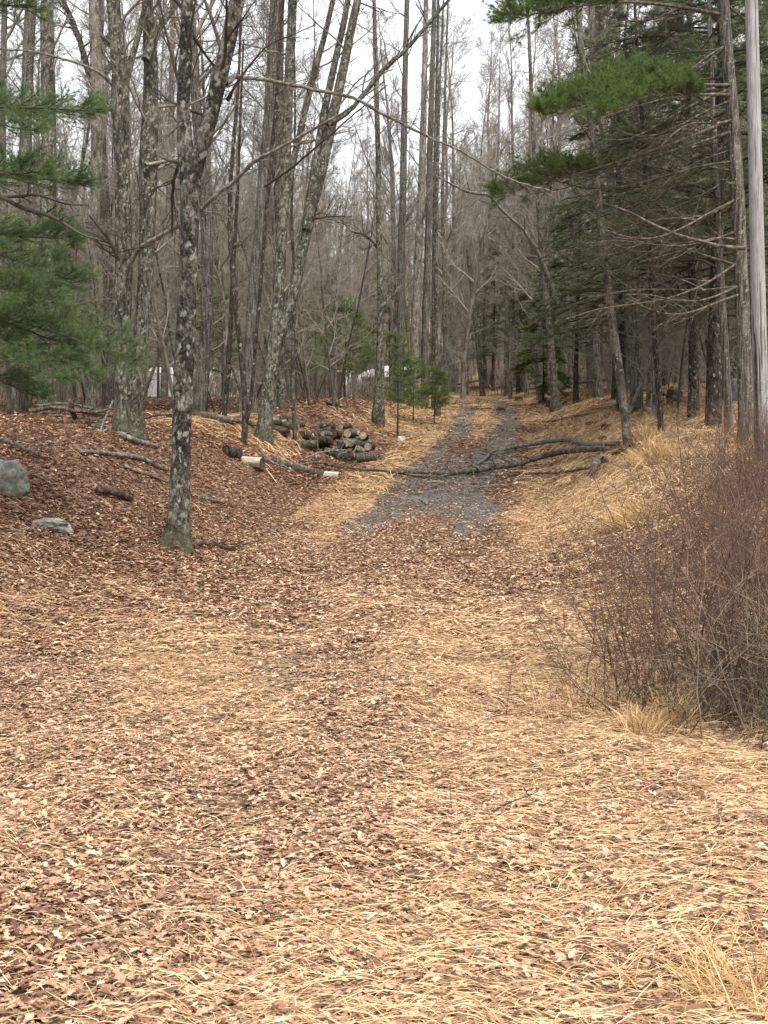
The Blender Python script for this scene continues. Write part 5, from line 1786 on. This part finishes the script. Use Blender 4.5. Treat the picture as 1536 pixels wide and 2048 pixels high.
def wheel(parent, x, y, r, wdt=.2):
    wb = MB()
    tubes(wb, np.array([[x, y - wdt / 2, r], [x, y + wdt / 2, r]]), np.array([r, r]), 24, cap=True)
    o_ = wb.build("wheel", M['rubber'], parent, smooth=False)
    rb = MB()
    tubes(rb, np.array([[x, y - wdt / 2 - .01, r], [x, y + wdt / 2 + .01, r]]), np.array([r, r]) * .55, 20, cap=True)
    rb.build("rim", M['metal'], o_, smooth=False)


def trailer():
    Yt = 60
    L = 5.3
    xm = ((308 + 482) / 2 - 768) / F * Yt
    zt = at(300, 737, Yt)[2]
    base = (xm, Yt, zt - 2.75)
    root = thing("travel_trailer", "white travel trailer with ribbed side glimpsed behind the nearest maple", "trailer", base)
    mb = MB()
    prism(mb, rounded(-L / 2, L / 2, .55, 2.7, .32), -1.1, 1.1)
    mb.build("body", M['white'], root, smooth=False)
    rb = MB()
    for k in range(7):
        box(rb, -L / 2 + .35, L / 2 - .35, -1.118, -1.101, .75 + k * .13, .79 + k * .13)
    rb.build("side_ribs", M['white'], root, smooth=False)
    for x0, x1, z0, z1 in ((L / 2 - .5, L / 2 - .14, 1.2, 2.0), (-.9, .2, 1.45, 2.05)):
        fb = MB()
        for a in ((x0 - .05, x1 + .05, z1, z1 + .05), (x0 - .05, x1 + .05, z0 - .05, z0), (x0 - .05, x0, z0, z1), (x1, x1 + .05, z0, z1)):
            box(fb, a[0], a[1], -1.135, -1.10, a[2], a[3])
        f = fb.build("window", M['metal'], root, smooth=False)
        pb = MB()
        box(pb, x0, x1, -1.122, -1.10, z0, z1)
        pb.build("pane", M['glass'], f, smooth=False)
    db = MB()
    box(db, .75, 1.4, -1.13, -1.10, .65, 2.35)
    d = db.build("door", M['white'], root, smooth=False)
    hb = MB()
    box(hb, 1.3, 1.36, -1.16, -1.13, 1.4, 1.55)
    hb.build("handle", M['metal'], d, smooth=False)
    vb = MB()
    box(vb, -.6, 0, -.3, .3, 2.7, 2.85)
    vb.build("roof_vent", M['white'], root, smooth=False)
    for x in (-.35, .4):
        for y in (-1.0, 1.0):
            wheel(root, x, y, .33)
    tb = MB()
    box(tb, -L / 2 - 1.0, -L / 2, -.06, .06, .5, .6)
    tb.build("tow_bar", M['metal'], root, smooth=False)


trailer()


def camper_van():
    Yt = 61
    x0, x1 = (716 - 768) / F * Yt, (835 - 768) / F * Yt
    zt = at(780, 733, Yt)[2]
    base = ((x0 + x1) / 2, Yt, zt - 1.85)
    root = thing("camper_van", "white vehicle with sloping front and brown side band behind the twin based tree", "van", base)
    L = x1 - x0
    mb = MB()
    prism(mb, [(-L / 2, .35), (L / 2, .35), (L / 2, 1.7), (L / 2 - .2, 1.85), (-.1, 1.82), (-L / 2 + .5, 1.5), (-L / 2 + .05, 1.22), (-L / 2, .9)], -.9, .9)
    mb.build("body", M['white'], root, smooth=False)
    bd = MB()
    box(bd, -L / 2 + .25, L / 2 - .1, -.918, -.901, .88, 1.15)
    bd.build("side_band", M['brown'], root, smooth=False)
    wb = MB()
    box(wb, .3, L / 2 - .3, -.92, -.901, 1.2, 1.55)
    f = wb.build("window", M['glass'], root, smooth=False)
    lb = MB()
    box(lb, -L / 2 - .02, -L / 2 + .02, -.75, -.45, .68, .84)
    lb.build("headlight", M['metal'], root, smooth=False)
    lb = MB()
    box(lb, -L / 2 - .02, -L / 2 + .02, .45, .75, .68, .84)
    lb.build("headlight", M['metal'], root, smooth=False)
    for x in (-L / 2 + .7, L / 2 - .7):
        for y in (-.83, .83):
            wheel(root, x, y, .36)


camper_van()


def shelter():
    Yt = 58
    x0, x1 = (664 - 768) / F * Yt, (706 - 768) / F * Yt
    zt = at(690, 741, Yt)[2]
    xm = (x0 + x1) / 2
    base = (xm, Yt, zt - 1.9)
    root = thing("screen_shelter", "small white framed shelter with a dark inside left of the white vehicle", "shelter", base)
    W = (x1 - x0) / 2
    for x, wd in ((-W, .09), (-W + .62, .3), (W - .2, .10)):
        for y in (-.6, .6):
            pb = MB()
            box(pb, x, x + wd, y - .04, y + .04, -.1, 1.75)
            pb.build("post", M['white'], root, smooth=False)
    rb = MB()
    prism(rb, [(-W - .02, 1.75), (W + .02, 1.75), (W + .02, 1.80), (-W - .02, 1.84)], -.65, .65)
    rb.build("roof", M['white'], root, smooth=False)
    bb_ = MB()
    box(bb_, -W + .13, W - .2, .3, .34, 0, 1.7)
    bb_.build("back_panel", M['metal'], root, smooth=False)


shelter()
